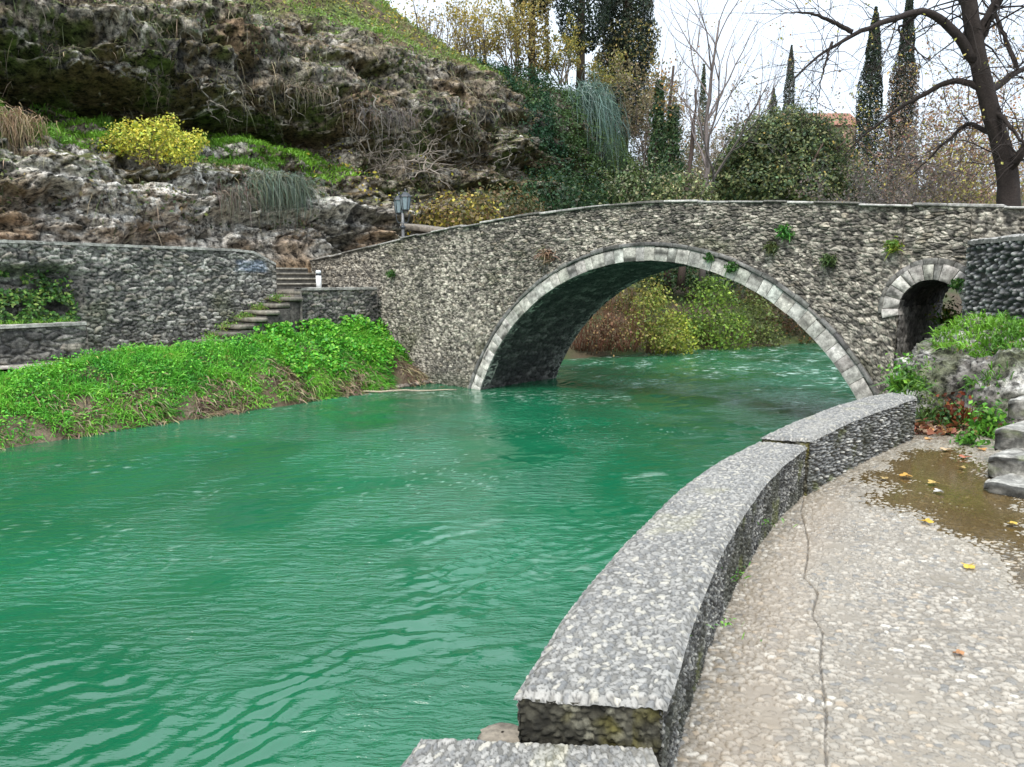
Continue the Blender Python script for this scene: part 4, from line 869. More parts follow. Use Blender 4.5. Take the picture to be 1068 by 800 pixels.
ok = (uz > .80) & (fbm(ux * 3, uy * 3, 5, 3, 625) > -.2) | ((uz > .05) & (fbm(ux * 2.2, uy * 2.2, uz * 2.2 + 8, 3, 627) + .35 * sst(-.2, .4, ux) - .22 > .08))
idx = np.flatnonzero(ok.ravel()); idx = R.choice(idx, 6500); P = BV.reshape(-1, 3)[idx] + R.normal(size=(6500, 3)) * .02; out = np.stack([ux, uy, uz], -1).reshape(-1, 3)[idx]
tone = np.clip(.5 + 1.4 * fbm(P[:, 0] * 1.2, P[:, 1] * 1.2, P[:, 2], 3, 629), 0, 1)
blades(g, P, out * .7 + np.array([0, 0, .8]) + R.normal(size=P.shape) * .45, .10 + .16 * R.random(6500), .010 + .010 * R.random(6500), mix((.06, .17, .02), (.16, .34, .03), tone) * (1 + .25 * R.normal(size=(6500, 1))), .6)
idx2 = R.choice(idx, 2600); P = BV.reshape(-1, 3)[idx2] + out[0] * 0 + R.normal(size=(2600, 3)) * .05; leaves(g, P, np.stack([ux, uy, uz], -1).reshape(-1, 3)[idx2] + R.normal(size=P.shape) * .5, .03 + .035 * R.random(2600), cvar(2600, [(.05, .13, .02), (.09, .2, .03), (.13, .24, .05), (.20, .16, .06)], .2))
n = 9000; x = R.uniform(4.4, 12, n); y = R.uniform(8.4, 15.0, n); u_ = x * BS[0] + y * BS[1]; nn_ = x * BN[0] + y * BN[1] - BD
k = (nn_ < -.1) & ((y > 9.9) | (x > 6.6)) & (mound(x, y) > 1.0) & (fbm(x * .8, y * .8, 0, 3, 631) > -.3); x, y = x[k], y[k]; n = len(x)
tone = np.clip(.5 + 1.3 * fbm(x * .8, y * .8, 2, 3, 633), 0, 1)
blades(g, np.stack([x, y, mound(x, y)], -1), R.normal(size=(n, 3)) * .45 + [0, 0, 1], .14 + .2 * R.random(n), .013 + .013 * R.random(n), mix((.06, .16, .02), (.17, .36, .03), tone) * (1 + .25 * R.normal(size=(n, 1))), .6)
tag(g.build('mound_grass', M_GRASS), kind='stuff', label='green grass growing over the boulder and the right bank', cat='grass')
# steps
stp = thing('stone_steps', np.array([4.6, 6.2, PZ]), 'short flight of rough stone steps at the right edge of the paving', 'steps')
E1, E2 = np.array([.62, -.785]), np.array([.785, .62])
for k, (px, py) in enumerate([(1024, 500), (1029, 473), (1036, 445), (1050, 414), (1068, 382)]):
    zt = (1.435, 1.565, 1.72, 1.89, 2.05)[k]; c0 = atz(px, py, zt)[:2]
    nx, ny = 150, 46; t = np.linspace(0, 1, nx)[:, None]; v = np.linspace(0, 1, ny)[None]
    q = np.interp(v, [0, .36, .46, .54, 1], [.012, .0, .012, .05, .85]); pzz = np.interp(v, [0, .36, .46, .54, 1], [-.20, -.03, -.006, 0, 0])
    a = t * 1.9 + 0 * v; rough = .02 * fbm(a * 2.5, k, v * 2, 3, 643) + .018 * fbm(a * 6, v * 4, k * 3.3, 4, 641); b_ = q + rough + .05 * sst(.07, 0, a) * (v < .6)
    Zv = zt + pzz + .018 * fbm(a * 4, v * 3, k, 4, 645) - .03 * sst(.08, 0, a) * (v > .3)
    e, dm, r1, r2, r3 = pebble_patch(a, v * .9, .05, .04, 647 + k, .5); Zv = Zv + dm * .006 * (v > .5)
    c = mix((.20, .19, .165), (.34, .325, .285), r1 * (.5 + .5 * (v > .46))); c = mix(c, (.045, .045, .04), ((v < .45) * sst(-.35, .05, fbm(a * 3, v * 3, k, 4, 649))) * .9); c = mix(c, (.12, .14, .05), sst(.1, .4, fbm(a * 3, v * 3, k + 9, 3, 651)) * .5)
    XY = c0 + a[..., None] * E1 + b_[..., None] * E2
    acc = Acc().grid(np.concatenate([XY, Zv[..., None]], -1), c, flip=False)
    L0 = np.stack([np.c_[XY[0], Zv[0]], np.c_[XY[0] + E1 * .01, 0 * Zv[0] + zt - .22]]); acc.grid(L0, (.10, .098, .085), flip=True)
    acc.build('step', M_RING, stp)
# dark cobble wall
CW = resample([tuple(br(-2.62, .1, 0)[:2]), tuple(br(-2.62, -.5, 0)[:2]), (7.35, 11.7), (7.25, 11.0), (7.3, 10.0), (7.5, 8.5)], .02)
a_ = np.r_[0, np.cumsum(np.linalg.norm(np.diff(CW, axis=0), axis=1))]; v = np.linspace(0, 1, 90)[None]; Tn = unit(np.gradient(CW, axis=0)); nr = np.stack([Tn[:, 1], -Tn[:, 0]], 1)
Zf = 1.7 * (1 - v) + 3.60 * v + 0 * a_[:, None]; Af = a_[:, None] + 0 * Zf
e, dm, r1, r2, r3 = pebble_patch(Af, Zf, .125, .085, 661, .35)
h = dm * .075 * (.6 + .6 * r2); c = mix((.08, .078, .074), (.46, .45, .42), np.clip(dm * 1.5 - .35, 0, 1) * 0 + r1 ** 1.6); c = mix(c, (.03, .03, .028), sst(.25, .06, e))
cw = thing('cobble_wall', np.array([7.4, 10.5, 2.0]), 'dark wall of round protruding cobbles meeting the bridge at the right edge', 'wall')
if (nr[len(nr) // 2] @ np.array([-1, 0])) < 0: nr = -nr
Acc().grid(np.concatenate([CW[:, None] + nr[:, None] * h[..., None], Zf[..., None]], -1), c, flip=False).build('wall_face', attr_mat('dark_cobble', .5, .4, 60, .006, .35, .5), cw)
kk = np.linspace(0, 1, 10)[None]; cpv = CW[:, None] + nr[:, None] * (.06 - .46 * kk)[..., None]; tz = 3.62 + .02 * fbm(a_[:, None] * 3, kk * 3, 0, 3, 667) - .03 * (np.abs(kk - .5) > .48)
acc = Acc().grid(np.concatenate([cpv, tz[..., None]], -1), mix((.22, .21, .19), (.46, .44, .40), np.clip(.5 + fbm(a_[:, None] * 2, kk * 2, 3, 4, 669), 0, 1)))
acc.grid(np.stack([np.c_[cpv[:, 0], tz[:, 0]], np.c_[cpv[:, 0], tz[:, 0] - .06]], 1), (.2, .19, .17)); acc.grid(np.stack([np.c_[cpv[:, -1], tz[:, -1]], np.c_[cpv[:, -1], tz[:, -1] * 0 + 1.7]], 1), (.2, .19, .17)); acc.build('coping', M_RING, cw)
acc = Acc(); acc.grid(np.stack([np.c_[cpv[-1], np.full(10, 1.7)], np.c_[cpv[-1], tz[-1]]], 1), (.15, .14, .13)); acc.build('end_face', M_STONE, cw)

# ------------------------------------------------------------------ plants
def leafball(acc, c, rad, n, size, cols, lump=.35, seed=1, shell=.5, amt=.25, upb=.4, flat=0.0):
    d = unit(R.normal(size=(n, 3))); rr = (1 - shell * R.random(n) ** 1.5)
    rr = rr * (1 + lump * 1.6 * fbm(d[:, 0] * 2.2 + seed, d[:, 1] * 2.2, d[:, 2] * 2.2, 3, seed))
    gap = fbm(d[:, 0] * 4.5, d[:, 1] * 4.5, d[:, 2] * 4.5 + rr * 2, 3, seed + 9) > -.33
    P = np.asarray(c) + d * rr[:, None] * np.asarray(rad); P, d2 = P[gap], d[gap]
    k = fbm(P[:, 0] / np.max(rad) * 2.5, P[:, 1] / np.max(rad) * 2.5, P[:, 2] / np.max(rad) * 2.5, 3, seed + 4)
    C = cvar(len(P), cols, amt) * np.clip(1 + 1.1 * k, .45, 1.7)[:, None]
    leaves(acc, P, d2 + R.normal(size=P.shape) * .75 + np.array([0, 0, upb]), size * (.6 + .7 * R.random(len(P))), C)
def twigs(acc, base, n, spread, h, r, C, curl=.25, droop=.0):
    tips = []
    for _ in range(n):
        d = unit(np.array([R.normal() * spread, R.normal() * spread, 1.0])); hh = h * (.55 + .5 * R.random()); t = np.linspace(0, 1, 7)[:, None]
        w_ = np.cumsum(R.normal(size=(7, 3)) * .055 * hh, 0) * curl * 2; P = np.asarray(base) + np.array([R.normal() * .12, R.normal() * .12, 0]) + d * hh * t + w_ + np.array([0, 0, -droop * hh]) * t ** 2
        tube(acc, P, r * (1 - .8 * t[:, 0]), np.asarray(C) * (.8 + .4 * R.random()), 5); tips.append(P)
    return tips
def shrub(name, base, label, cat, lobes, n, size, cols, stemC=(.12, .085, .06), nst=9, h=None, group=None, mat=None, spread=.4, r=.02, amt=.25, seed=1, lump=.35):
    base = np.asarray(base, float); t = thing(name, base, label, cat, group)
    acc = Acc(); twigs(acc, base, nst, spread, h or 1.0, r, stemC); acc.build('stems', M_BARK, t)
    acc = Acc(); tot = sum(l[3] for l in lobes)
    for k, (dx, dy, dz, w_, *rad) in enumerate(lobes): leafball(acc, base + [dx, dy, dz], rad, int(n * w_ / tot), size, cols, lump, seed + 3 * k, amt=amt)
    acc.build('foliage', mat or M_LEAF, t); return t
# yellow shrub on the cliff ledge
P, N_ = cliff_point(160, 172); YB = P
shrub('yellow_shrub', P - [0, 0, .1], 'bright yellow autumn shrub on the grassy cliff ledge', 'shrub', [(0, 0, .75, 3, .95, .7, .62), (.75, .2, .6, 2, .6, .55, .5), (-.65, 0, .85, 2, .6, .55, .5), (.1, 0, 1.0, 1.3, .6, .45, .4), (1.15, .3, .85, .7, .4, .3, .3), (-1.1, 0, .6, .6, .45, .35, .3), (.55, 0, 1.2, .6, .35, .3, .35)], 4600, .085, [(.66, .62, .09), (.58, .60, .10), (.70, .60, .10), (.36, .42, .07)], (.2, .15, .1), 16, 1.2, seed=5, spread=.7)
# hanging grey-green plants
def hanging(px, py, label, wdt, length, n, cols, seed, wid=.011, out=.6, ws=None, name='hanging_plant', cat='hanging plant', group='grey-green plants hanging from the cliff'):
    P, N_ = cliff_point(px, py); t = thing(name, P, label, cat, group)
    acc = Acc(); side = DS * R.normal(size=(n, 1)) * wdt; b = P - DO * .35 + side + np.array([0, 0, 1]) * R.normal(size=(n, 1)) * .12 * max(1, length * .9) - DO * R.random((n, 1)) * .3
    for seg in range(1):
        L_ = length * (.2 + .85 * R.random(n) ** 1.4); k = 7; tt_ = np.linspace(0, 1, k)
        dirs = unit(-DO * out + np.array([0, 0, .35]) + R.normal(size=(n, 3)) * .6)
        curve = b[:, None] + dirs[:, None] * (L_[:, None, None] * (.42 * np.sin(tt_ * 1.9) / .95)[None, :, None]) + np.array([0, 0, -1.0]) * (L_[:, None] * tt_[None] ** 1.7)[..., None] + np.cumsum(R.normal(size=(n, k, 3)), 1) * .025 * length
        sd_ = unit(np.cross(dirs, R.normal(size=(n, 3))))[:, None] * (wid * (1 - .75 * tt_))[None, :, None]
        V = np.stack([curve - sd_, curve + sd_], 2).reshape(-1, 3); bidx = (np.arange(n) * 2 * k)[:, None, None] + (np.arange(k - 1) * 2)[None, :, None]
        acc.add(V, (bidx + np.array([[[0, 1, 3, 2]]])).reshape(-1, 4), np.repeat(cvar(n, cols, .22), 2 * k, 0))
    acc.build('strands', M_LEAF, t)
    acc = Acc()
    for q in range(5): tube(acc, [P + DO * .4 + DS * (q - 2) * wdt * .4, P + DS * (q - 2) * wdt * .45 - DO * .1, P + DS * (q - 2) * wdt * .5 - DO * .4 - [0, 0, .1]], [.05, .035, .02], (.12, .1, .08), 5)
    acc.build('woody_base', M_BARK, t); return t
GG = [(.17, .22, .16), (.11, .155, .11), (.25, .30, .23), (.08, .11, .07), (.20, .20, .12)]
hanging(283, 188, 'grey-green tuft drooping over the pale lower ledge', .5, 1.15, 1700, GG, 1)
hanging(238, 200, 'small brownish tuft hanging just left of the larger drooping tuft', .32, .8, 420, [(.17, .13, .10), (.13, .15, .10), (.22, .17, .13)], 2)
hanging(612, 96, 'long bluish green curtain of strands hanging among the ivy', .8, 4.2, 900, [(.16, .25, .21), (.10, .18, .14), (.27, .37, .31), (.06, .11, .075)], 3, .016)
hanging(8, 122, 'straw coloured dead grass clump hanging at the left edge', .35, 1.1, 420, [(.42, .30, .17), (.30, .21, .12), (.5, .38, .24)], 4, name='dead_grass_clump', cat='dead grass', group=None)
hanging(318, 92, 'dry brown hanging mat below the upper rock lip', .6, 1.0, 130, [(.22, .17, .11), (.14, .11, .08), (.28, .23, .15)], 6, name='dry_hanging_mat', cat='creepers', group=None)
hanging(395, 118, 'grey tangle of dead creepers over the dark hollow', .9, 1.2, 220, [(.17, .15, .13), (.10, .085, .075), (.25, .22, .19)], 7, name='dead_creeper_tangle', cat='creepers', group=None)
# exposed pale roots and bare branches on the rock
rt = thing('bare_shrub', cliff_point(420, 175)[0], 'leafless pale branches sprawling on the rock above the lamp', 'shrub'); acc = Acc()
for px, py, n in ((395, 178, 7), (420, 172, 9), (440, 180, 6), (375, 165, 4)):
    P, N_ = cliff_point(px, py); P = P - DO * .2
    for _ in range(n):
        d = unit(DS * R.normal() * 1.0 - DO * .3 + np.array([0, 0, .55 + .3 * R.normal()])); L_ = .7 + 1.3 * R.random(); t = np.linspace(0, 1, 9)[:, None]; c = np.array([.34, .29, .24]) * (.6 + .6 * R.random())
        Q = P + d * L_ * t + np.cumsum(R.normal(size=(9, 3)) * .07, 0) - np.array([0, 0, .35]) * t ** 2; tube(acc, Q, .028 * (1 - .75 * t[:, 0]), c, 5)
        for _ in range(3):
            k = R.integers(2, 7); d2 = unit(d + R.normal(size=3) * .8); t2 = np.linspace(0, 1, 6)[:, None]; tube(acc, Q[k] + d2 * L_ * .45 * t2 + np.cumsum(R.normal(size=(6, 3)) * .03, 0), .013 * (1 - .7 * t2[:, 0]), c, 4)
acc.build('branches', M_BARK, rt)
acc = Acc()
for px, py, ln in ((358, 135, 1.9), (372, 118, 2.4), (383, 100, 2.2), (405, 125, 1.6), (300, 95, 1.3), (468, 105, 2.2), (473, 120, 1.8), (345, 95, 1.2), (440, 108, 1.6), (520, 150, 1.7), (535, 165, 1.5), (205, 95, 1.2), (500, 120, 2.0)):
    P, N_ = cliff_point(px, py); t = np.linspace(0, 1, 14)[:, None]
    Q = P - DO * .35 + np.array([0, 0, .3 - ln * 1]) * t + np.cumsum(R.normal(size=(14, 3)) * .09, 0) * [1, 1, .4]; tube(acc, Q, .034 * (1 - .7 * t[:, 0]), np.array([.30, .27, .22]) * (.35 + .7 * R.random()), 6)
    Q2 = Q[5] + (DS * R.choice([-1, 1]) * .8 - np.array([0, 0, .5])) * t + np.cumsum(R.normal(size=(14, 3)) * .06, 0) * [1, 1, .4]; tube(acc, Q2, .02 * (1 - .7 * t[:, 0]), (.25, .22, .18), 5)
tag(acc.build('exposed_roots', M_BARK), kind='stuff', label='pale twisted roots hanging across the dark rock hollow', cat='roots')
# ivy curtain covering the far end of the cliff
wg = sst(22.5, 25.5, S_ := np.broadcast_to(cs[:, None], up.shape)) * sst(38, 35, S_) * sst(1.2, 2.2, TTB) * sst(12.4, 11.2, TTB) * (fbm(S_ * .5, CZZ * .5, 40, 3, 701) > -.28 - .1 * sst(24, 28, S_))
wg = wg * sst(-1.5, .8, S_ - 24.0 - .25 * np.abs(CZZ - 8) + 1.2 * fbm(CZZ * .6, S_ * .2, 2, 2, 705))
iv = thing('ivy', bank(29, 6.2, 3.5), 'dark green ivy covering the cliff end behind the bridge', 'ivy')
def pick2(n, wgt):
    p = (np.linalg.norm(np.cross(T1, T2), axis=-1) * wgt).ravel(); p = p / p.sum(); idx = R.choice(p.size, n, p=p); return CP.reshape(-1, 3)[idx] + R.normal(size=(n, 3)) * .05, CN.reshape(-1, 3)[idx], S_.ravel()[idx], CZZ.ravel()[idx]
P, N_, s, z = pick2(60000, wg); nn = len(P)
off = .15 + .75 * np.clip(fbm(s * .9, z * .9, 3, 3, 703) + .35, 0, 1) * R.random(nn) ** .4
acc = Acc(); tone = np.clip(.5 + 1.2 * fbm(s * .5, z * .5, 50, 3, 707) + .18 * (s - 29), 0, 1)
leaves(acc, P + N_ * off[:, None] - DO * off[:, None] * .3, N_ + R.normal(size=P.shape) * .55 + [0, 0, .5], .085 + .08 * R.random(nn), mix((.022, .070, .03), (.14, .21, .05), tone) * (1 + .3 * R.normal(size=(nn, 1))))
acc.build('foliage', M_LEAF, iv)
acc = Acc()
for k in range(16):
    q = R.integers(0, nn); t = np.linspace(0, 1, 8)[:, None]; tube(acc, P[q] - DO * .15 + np.array([0, 0, -2.5]) * t + np.cumsum(R.normal(size=(8, 3)) * .12, 0) * [1, 1, .3], .03 * (1 - .5 * t[:, 0]), (.14, .11, .08), 5)
acc.build('stems', M_BARK, iv)
# undergrowth at the cliff foot behind the lamp and the bridge
for px, py, Y, lab, cols, rad, n, sz in (
    (480, 222, 27.5, 'low brown and yellow bush right of the lamp behind the bridge wall', [(.40, .34, .06), (.20, .14, .06), (.30, .22, .08), (.12, .12, .04)], (1.5, .9, .8), 1500, .16),
    (525, 215, 29, 'rusty brown bush between yellow bush and dark ivy', [(.20, .13, .06), (.13, .12, .045), (.10, .11, .04)], (1.6, 1.0, .9), 1500, .16),
    (590, 205, 31, 'dark green bush at the foot of the ivy behind the bridge', [(.03, .07, .03), (.05, .09, .035)], (2.2, 1.1, 1.3), 2600, .16),
    (670, 195, 31, 'pale speckled bush in front of the ivy clad stump', [(.30, .30, .17), (.10, .14, .05), (.07, .11, .04)], (1.7, 1.0, 1.1), 1900, .15),
    (715, 200, 30, 'green bush with cream leaves below the tall bare tree', [(.06, .10, .03), (.12, .15, .05), (.42, .40, .2)], (1.2, .9, .9), 1500, .15)):
    c = aty(px, py, Y); b = np.array([c[0], c[1], max(2.0, c[2] - rad[2] - .5)])
    shrub('undergrowth_bush', b, lab, 'bush', [(0, 0, c[2] - b[2], 3, *rad), (rad[0] * .5, .1, c[2] - b[2] - .35, 1.3, rad[0] * .6, rad[1] * .7, rad[2] * .7), (-rad[0] * .55, 0, c[2] - b[2] - .3, 1.3, rad[0] * .6, rad[1] * .7, rad[2] * .7)], n, sz, cols, nst=12, h=c[2] - b[2] + .7, seed=px % 97, group='bushes behind the bridge')
# plants rooted in the bridge masonry
for px, py, lab, cols, sz, up_ in ((820, 242, 'bright green tuft rooted in the bridge wall below the parapet', [(.05, .20, .03), (.10, .28, .04)], .20, .5), (806, 258, 'olive moss cushion on the bridge wall beneath the bright green tuft', [(.10, .12, .04), (.07, .10, .03)], .17, .2),
    (866, 271, 'dark green weed on the bridge wall right of the main arch', [(.06, .11, .03), (.09, .13, .04)], .17, .4), (933, 257, 'yellow green weed growing above the small side arch', [(.30, .34, .05), (.10, .2, .03)], .17, .4),
    (572, 266, 'reddish dry plant on the bridge left of the arch crown', [(.33, .20, .13), (.24, .15, .09), (.40, .28, .18), (.10, .10, .04)], .28, .1), (766, 278, 'green weed on the arch ring right of the crown', [(.05, .13, .03), (.08, .18, .04)], .16, .2),
    (742, 268, 'tiny green weed on the arch ring near the crown', [(.05, .14, .04), (.08, .16, .04)], .11, .2), (410, 285, 'faint green weed low on the left part of the bridge', [(.05, .13, .03), (.09, .17, .04)], .16, .2), (1000, 296, 'green sprig on the right of the small arch', [(.05, .15, .03), (.1, .2, .04)], .13, .2)):
    u, z = face_at(px, py); c = br(u, -.06, z); t = thing('wall_plant', br(u, 0, z), lab, 'plant', 'small plants growing on the bridge')
    acc = Acc(); n = 190; leafball(acc, c, (sz, sz * .7, sz * .75), n, .07, cols, .4, px, 1.0); 
    blades(acc, np.broadcast_to(c, (60, 3)) + R.normal(size=(60, 3)) * sz * .3, -BN + R.normal(size=(60, 3)) * .7 + [0, 0, up_], sz * (.5 + .8 * R.random(60)), .02, cvar(60, cols, .2), .5); acc.build('foliage', M_LEAF, t)
# plants on the right bank
def clump(name, base, label, cat, n, h, wd, cols, lv=0, lsz=.05, spread=.6, droop=.6, group=None):
    base = np.asarray(base, float); t = thing(name, base, label, cat, group); acc = Acc()
    b = base + R.normal(size=(n, 3)) * [.07, .07, 0]; blades(acc, b, R.normal(size=(n, 3)) * spread + [0, 0, 1], h * (.5 + .6 * R.random(n)), wd * (.6 + .7 * R.random(n)), cvar(n, cols, .22), droop); acc.build('blades', M_GRASS, t)
    if lv: acc = Acc(); leafball(acc, base + [0, 0, h * .5], (h * .7, h * .6, h * .55), lv, lsz, cols, .4, int(abs(base[0]) * 31), 1.0); acc.build('leaves', M_LEAF, t)
    return t
clump('fern', aty(944, 405, 8.3), 'light green fern hanging over the far end of the low wall', 'fern', 170, .42, .03, [(.10, .24, .03), (.17, .33, .04), (.07, .17, .03)], 260, .05)
clump('dock_plant', atz(999, 447, PZ + .02), 'rust red dock plant in front of the boulder', 'plant', 60, .42, .045, [(.20, .05, .02), (.28, .09, .04), (.13, .04, .02)], 120, .06, .25, .25)
clump('weed', atz(1030, 452, PZ + .02), 'fresh green weeds between boulder and steps', 'weed', 150, .36, .03, [(.08, .24, .03), (.16, .36, .04)], 320, .055)
clump('weed', atz(985, 448, PZ + .02), 'dark green weeds left of the rust red dock plant', 'weed', 120, .34, .03, [(.04, .10, .03), (.07, .15, .03)], 150, .05)
clump('weed', atz(1012, 462, PZ + .02), 'small leafy weed at the foot of the boulder by the red leaves', 'weed', 50, .16, .03, [(.07, .2, .03), (.13, .3, .04)], 120, .045)
clump('weed', aty(987, 338, 14.6), 'leafy green weed seen through the small side arch', 'weed', 110, .5, .035, [(.08, .22, .03), (.16, .3, .05), (.3, .3, .05)], 260, .07)
clump('weed', atz(967, 436, PZ + .1), 'dull olive weed squeezed between wall end and boulder', 'weed', 90, .36, .025, [(.08, .13, .03), (.14, .19, .05)], 120, .045)
for k, (px, py, lab) in enumerate(((772, 602, 'small green sprig in a crack low on the path side of the wall'), (800, 548, 'tiny sprig further along the path side of the wall'), (757, 657, 'mossy sprig nearest the camera on the wall side'))):
    c = aty(px, py, [3.35, 4.1, 2.72][k]); clump('sprig', c, lab, 'weed', 9, .045, .006, [(.08, .24, .03), (.15, .33, .05)], 16, .014, 1.0, .3, 'sprigs on the low wall')
# fallen leaves: each a five pointed leaf
def fallen(p, size, c, label, tilt=.25, group='fallen leaves on the paving'):
    n = 40; a = np.arange(n) / n * 2 * math.pi; r = size * (.42 + .33 * np.abs(np.cos(2.5 * a)) ** 1.5 + .12 * np.abs(np.cos(7.5 * a))) * (1 - .25 * np.exp(-((a - math.pi) / .25) ** 2)); ro = R.random() * 6.28
    ring_ = lambda f: np.stack([f * r * np.cos(a + ro), f * r * np.sin(a + ro), .14 * size * np.sin(2 * a + ro) * f + .25 * size * f * f * R.uniform(-.1, .5)], 1)
    V = np.concatenate([[[0, 0, 0]], ring_(.5), ring_(1.0)]); V[:, 2] += .012 - min(V[:, 2].min(), 0)
    F3 = np.array([[0, 1 + k, 1 + (k + 1) % n] for k in range(n)]); F4 = np.array([[1 + k, 1 + n + k, 1 + n + (k + 1) % n, 1 + (k + 1) % n] for k in range(n)])
    acc = Acc().add(V + p, [F3, F4], np.asarray(c) * (1 + .3 * fbm(V[:, 0] * 60, V[:, 1] * 60, 0, 2, 3))[:, None]); tube(acc, [p + V[0], p + V[0] + np.array([math.cos(ro + 3.14), math.sin(ro + 3.14), .06]) * size], .003, np.asarray(c) * .6, 4)
    o = acc.build('fallen_leaf', M_DRY, org=np.asarray(p)); tag(o, label, 'leaf', group)
for px, py, sz, c, lab in ((1010, 593, .052, (.62, .42, .07), 'yellow leaf on the wet pebbles beyond the puddle edge'), (966, 546, .055, (.58, .36, .05), 'amber leaf lying at the lower left side of the puddle'), (945, 498, .065, (.55, .30, .06), 'wide orange leaf in the upper left of the puddle'), (973, 505, .055, (.50, .34, .10), 'dull orange leaf in the middle of the puddle'),
    (986, 470, .06, (.55, .40, .24), 'pale tan leaf at the back edge of the puddle'), (1006, 478, .06, (.45, .16, .09), 'pinkish red leaf near the back of the puddle'), (979, 514, .05, (.46, .44, .40), 'pale grey leaf in the middle of the puddle'), (1024, 470, .055, (.50, .26, .08), 'orange leaf beside the lowest step'), (1056, 548, .04, (.55, .38, .07), 'small yellow leaf by the right edge below the steps'),
    (922, 500, .045, (.42, .30, .12), 'brownish leaf at the left tip of the puddle'), (968, 459, .05, (.60, .35, .14), 'orange leaf against the foot of the low wall'), (1003, 489, .04, (.40, .28, .10), 'small brown leaf in the puddle right of the amber ones'), (1000, 684, .03, (.44, .22, .10), 'small rust leaf on the paving near the right edge')):
    fallen(atz(px, py, PZ), sz, c, lab)
acc = Acc(); n = 420; c0 = atz(985, 452, PZ); P = c0 + np.stack([R.normal(size=n) * .32, R.normal(size=n) * .1 + .02, .015 + np.abs(R.normal(size=n)) * .04], 1)
leaves(acc, P, R.normal(size=(n, 3)) * .7 + [0, 0, 1], .06 + .06 * R.random(n), cvar(n, [(.26, .10, .06), (.42, .24, .10), (.13, .07, .05), (.5, .38, .25)], .25), .7)
tag(acc.build('leaf_litter', M_DRY), kind='stuff', label='heap of red and brown leaf litter between boulder and paving', cat='leaf litter')
# pole floating along the left bank
a0, a1 = atz(368, 409, .03), atz(476, 406.5, .03); t = np.linspace(0, 1, 9)[:, None]; acc = Acc(); tube(acc, a0 + (a1 - a0) * t + R.normal(size=(9, 3)) * .012, .03 - .015 * t[:, 0], (.40, .33, .24), 7)
tag(acc.build('drift_pole', M_BARK, org=a0), 'thin pale pole floating at the waterline by the bridge foot', 'pole')
# pebbly spit at the foot of the bridge
acc = Acc(); n = 260
for _ in range(n):
    c = bank(R.uniform(8.8, 11.2), R.uniform(-.05, .75), .0) + [0, 0, .03]; r_ = .04 + .09 * R.random()
    a4, b4 = np.meshgrid(np.linspace(0, 2 * math.pi, 9), np.linspace(-1.57, 1.57, 6), indexing='ij'); acc.grid(c + np.stack([r_ * np.cos(a4) * np.cos(b4), r_ * .8 * np.sin(a4) * np.cos(b4), r_ * .55 * np.sin(b4)], -1), np.array([.24, .20, .16]) * (.4 + R.random()))
tag(acc.build('gravel_spit', M_STONE), kind='stuff', label='brown gravel at the waterline below the left end of the bridge', cat='gravel')

# ------------------------------------------------------------------ trees
def limb(acc, tips, P, d, L_, r, lvl, maxl, C, up_=.12, wig=.16, nch=(3, 5), ang=.7, sides=6, ratio=.62):
    n = max(4, 9 - lvl * 1); seg = L_ / (n - 1); Q = [np.asarray(P, float)]; d = unit(np.asarray(d, float)); ds = [d]
    for _ in range(n - 1):
        d = unit(d + R.normal(size=3) * wig + np.array([0, 0, up_])); Q.append(Q[-1] + d * seg); ds.append(d)
    rad = r * (1 - .72 * np.linspace(0, 1, n)); tube(acc, Q, rad, np.asarray(C) * (.85 + .3 * R.random()), max(4, sides - lvl), False)
    tips.append((np.array(Q), lvl))
    if lvl >= maxl: return
    for _ in range(R.integers(*nch)):
        k = R.integers(max(1, n // 3), n); ax_ = unit(np.cross(ds[k], R.normal(size=3))); a = ang * (.6 + .7 * R.random()); d2 = ds[k] * math.cos(a) + ax_ * math.sin(a)
        limb(acc, tips, Q[k], d2, L_ * ratio * (.7 + .5 * R.random()), rad[k] * .62, lvl + 1, maxl, C, up_, wig * 1.1, nch, ang, sides, ratio)
def tipleaves(acc, tips, n, size, cols, minl=2, spread=.12):
    if n <= 0: return
    pts = np.concatenate([q[len(q) // 2:] for q, l in tips if l >= minl]); P = pts[R.integers(0, len(pts), n)] + R.normal(size=(n, 3)) * spread
    leaves(acc, P, R.normal(size=(n, 3)) + [0, 0, .5], size * (.6 + .7 * R.random(n)), cvar(n, cols, .22))
def bare_tree(name, base, h, r, label, C, lean=(0, 0), nleaf=0, lcols=((.5, .4, .08),), lsz=.12, maxl=4, nlimb=7, ang=.6, up_=.1, group=None, cat='tree', first=.25, spread=.25, Lf=.45):
    base = np.asarray(base, float); t = thing(name, base, label, cat, group); acc = Acc(); n = 12; tt_ = np.linspace(0, 1, n)[:, None]
    Q = base + np.array([lean[0], lean[1], h * .8]) * tt_ + np.cumsum(R.normal(size=(n, 3)) * [.03 * h * .2, .03 * h * .2, 0], 0); rad = r * (1 - .75 * tt_[:, 0]); tube(acc, Q, rad, C, 9); acc.build('trunk', M_BARK, t)
    acc = Acc(); tips = []
    for k in range(nlimb):
        f = first + (1 - first) * (k + R.random() * .6) / nlimb; q = min(int(f * n), n - 1); a = R.random() * 6.28; d = np.array([math.cos(a) * math.sin(ang * 1.3), math.sin(a) * math.sin(ang * 1.3), math.cos(ang)])
        limb(acc, tips, Q[q], d, h * Lf * (1.1 - .5 * f), rad[q] * .6, 1, maxl, C, up_, .14, (3, 5), ang)
    acc.build('branches', M_BARK, t)
    if nleaf: acc = Acc(); tipleaves(acc, tips, nleaf, lsz, lcols, 2, spread); acc.build('leaves', M_LEAF, t)
    return t
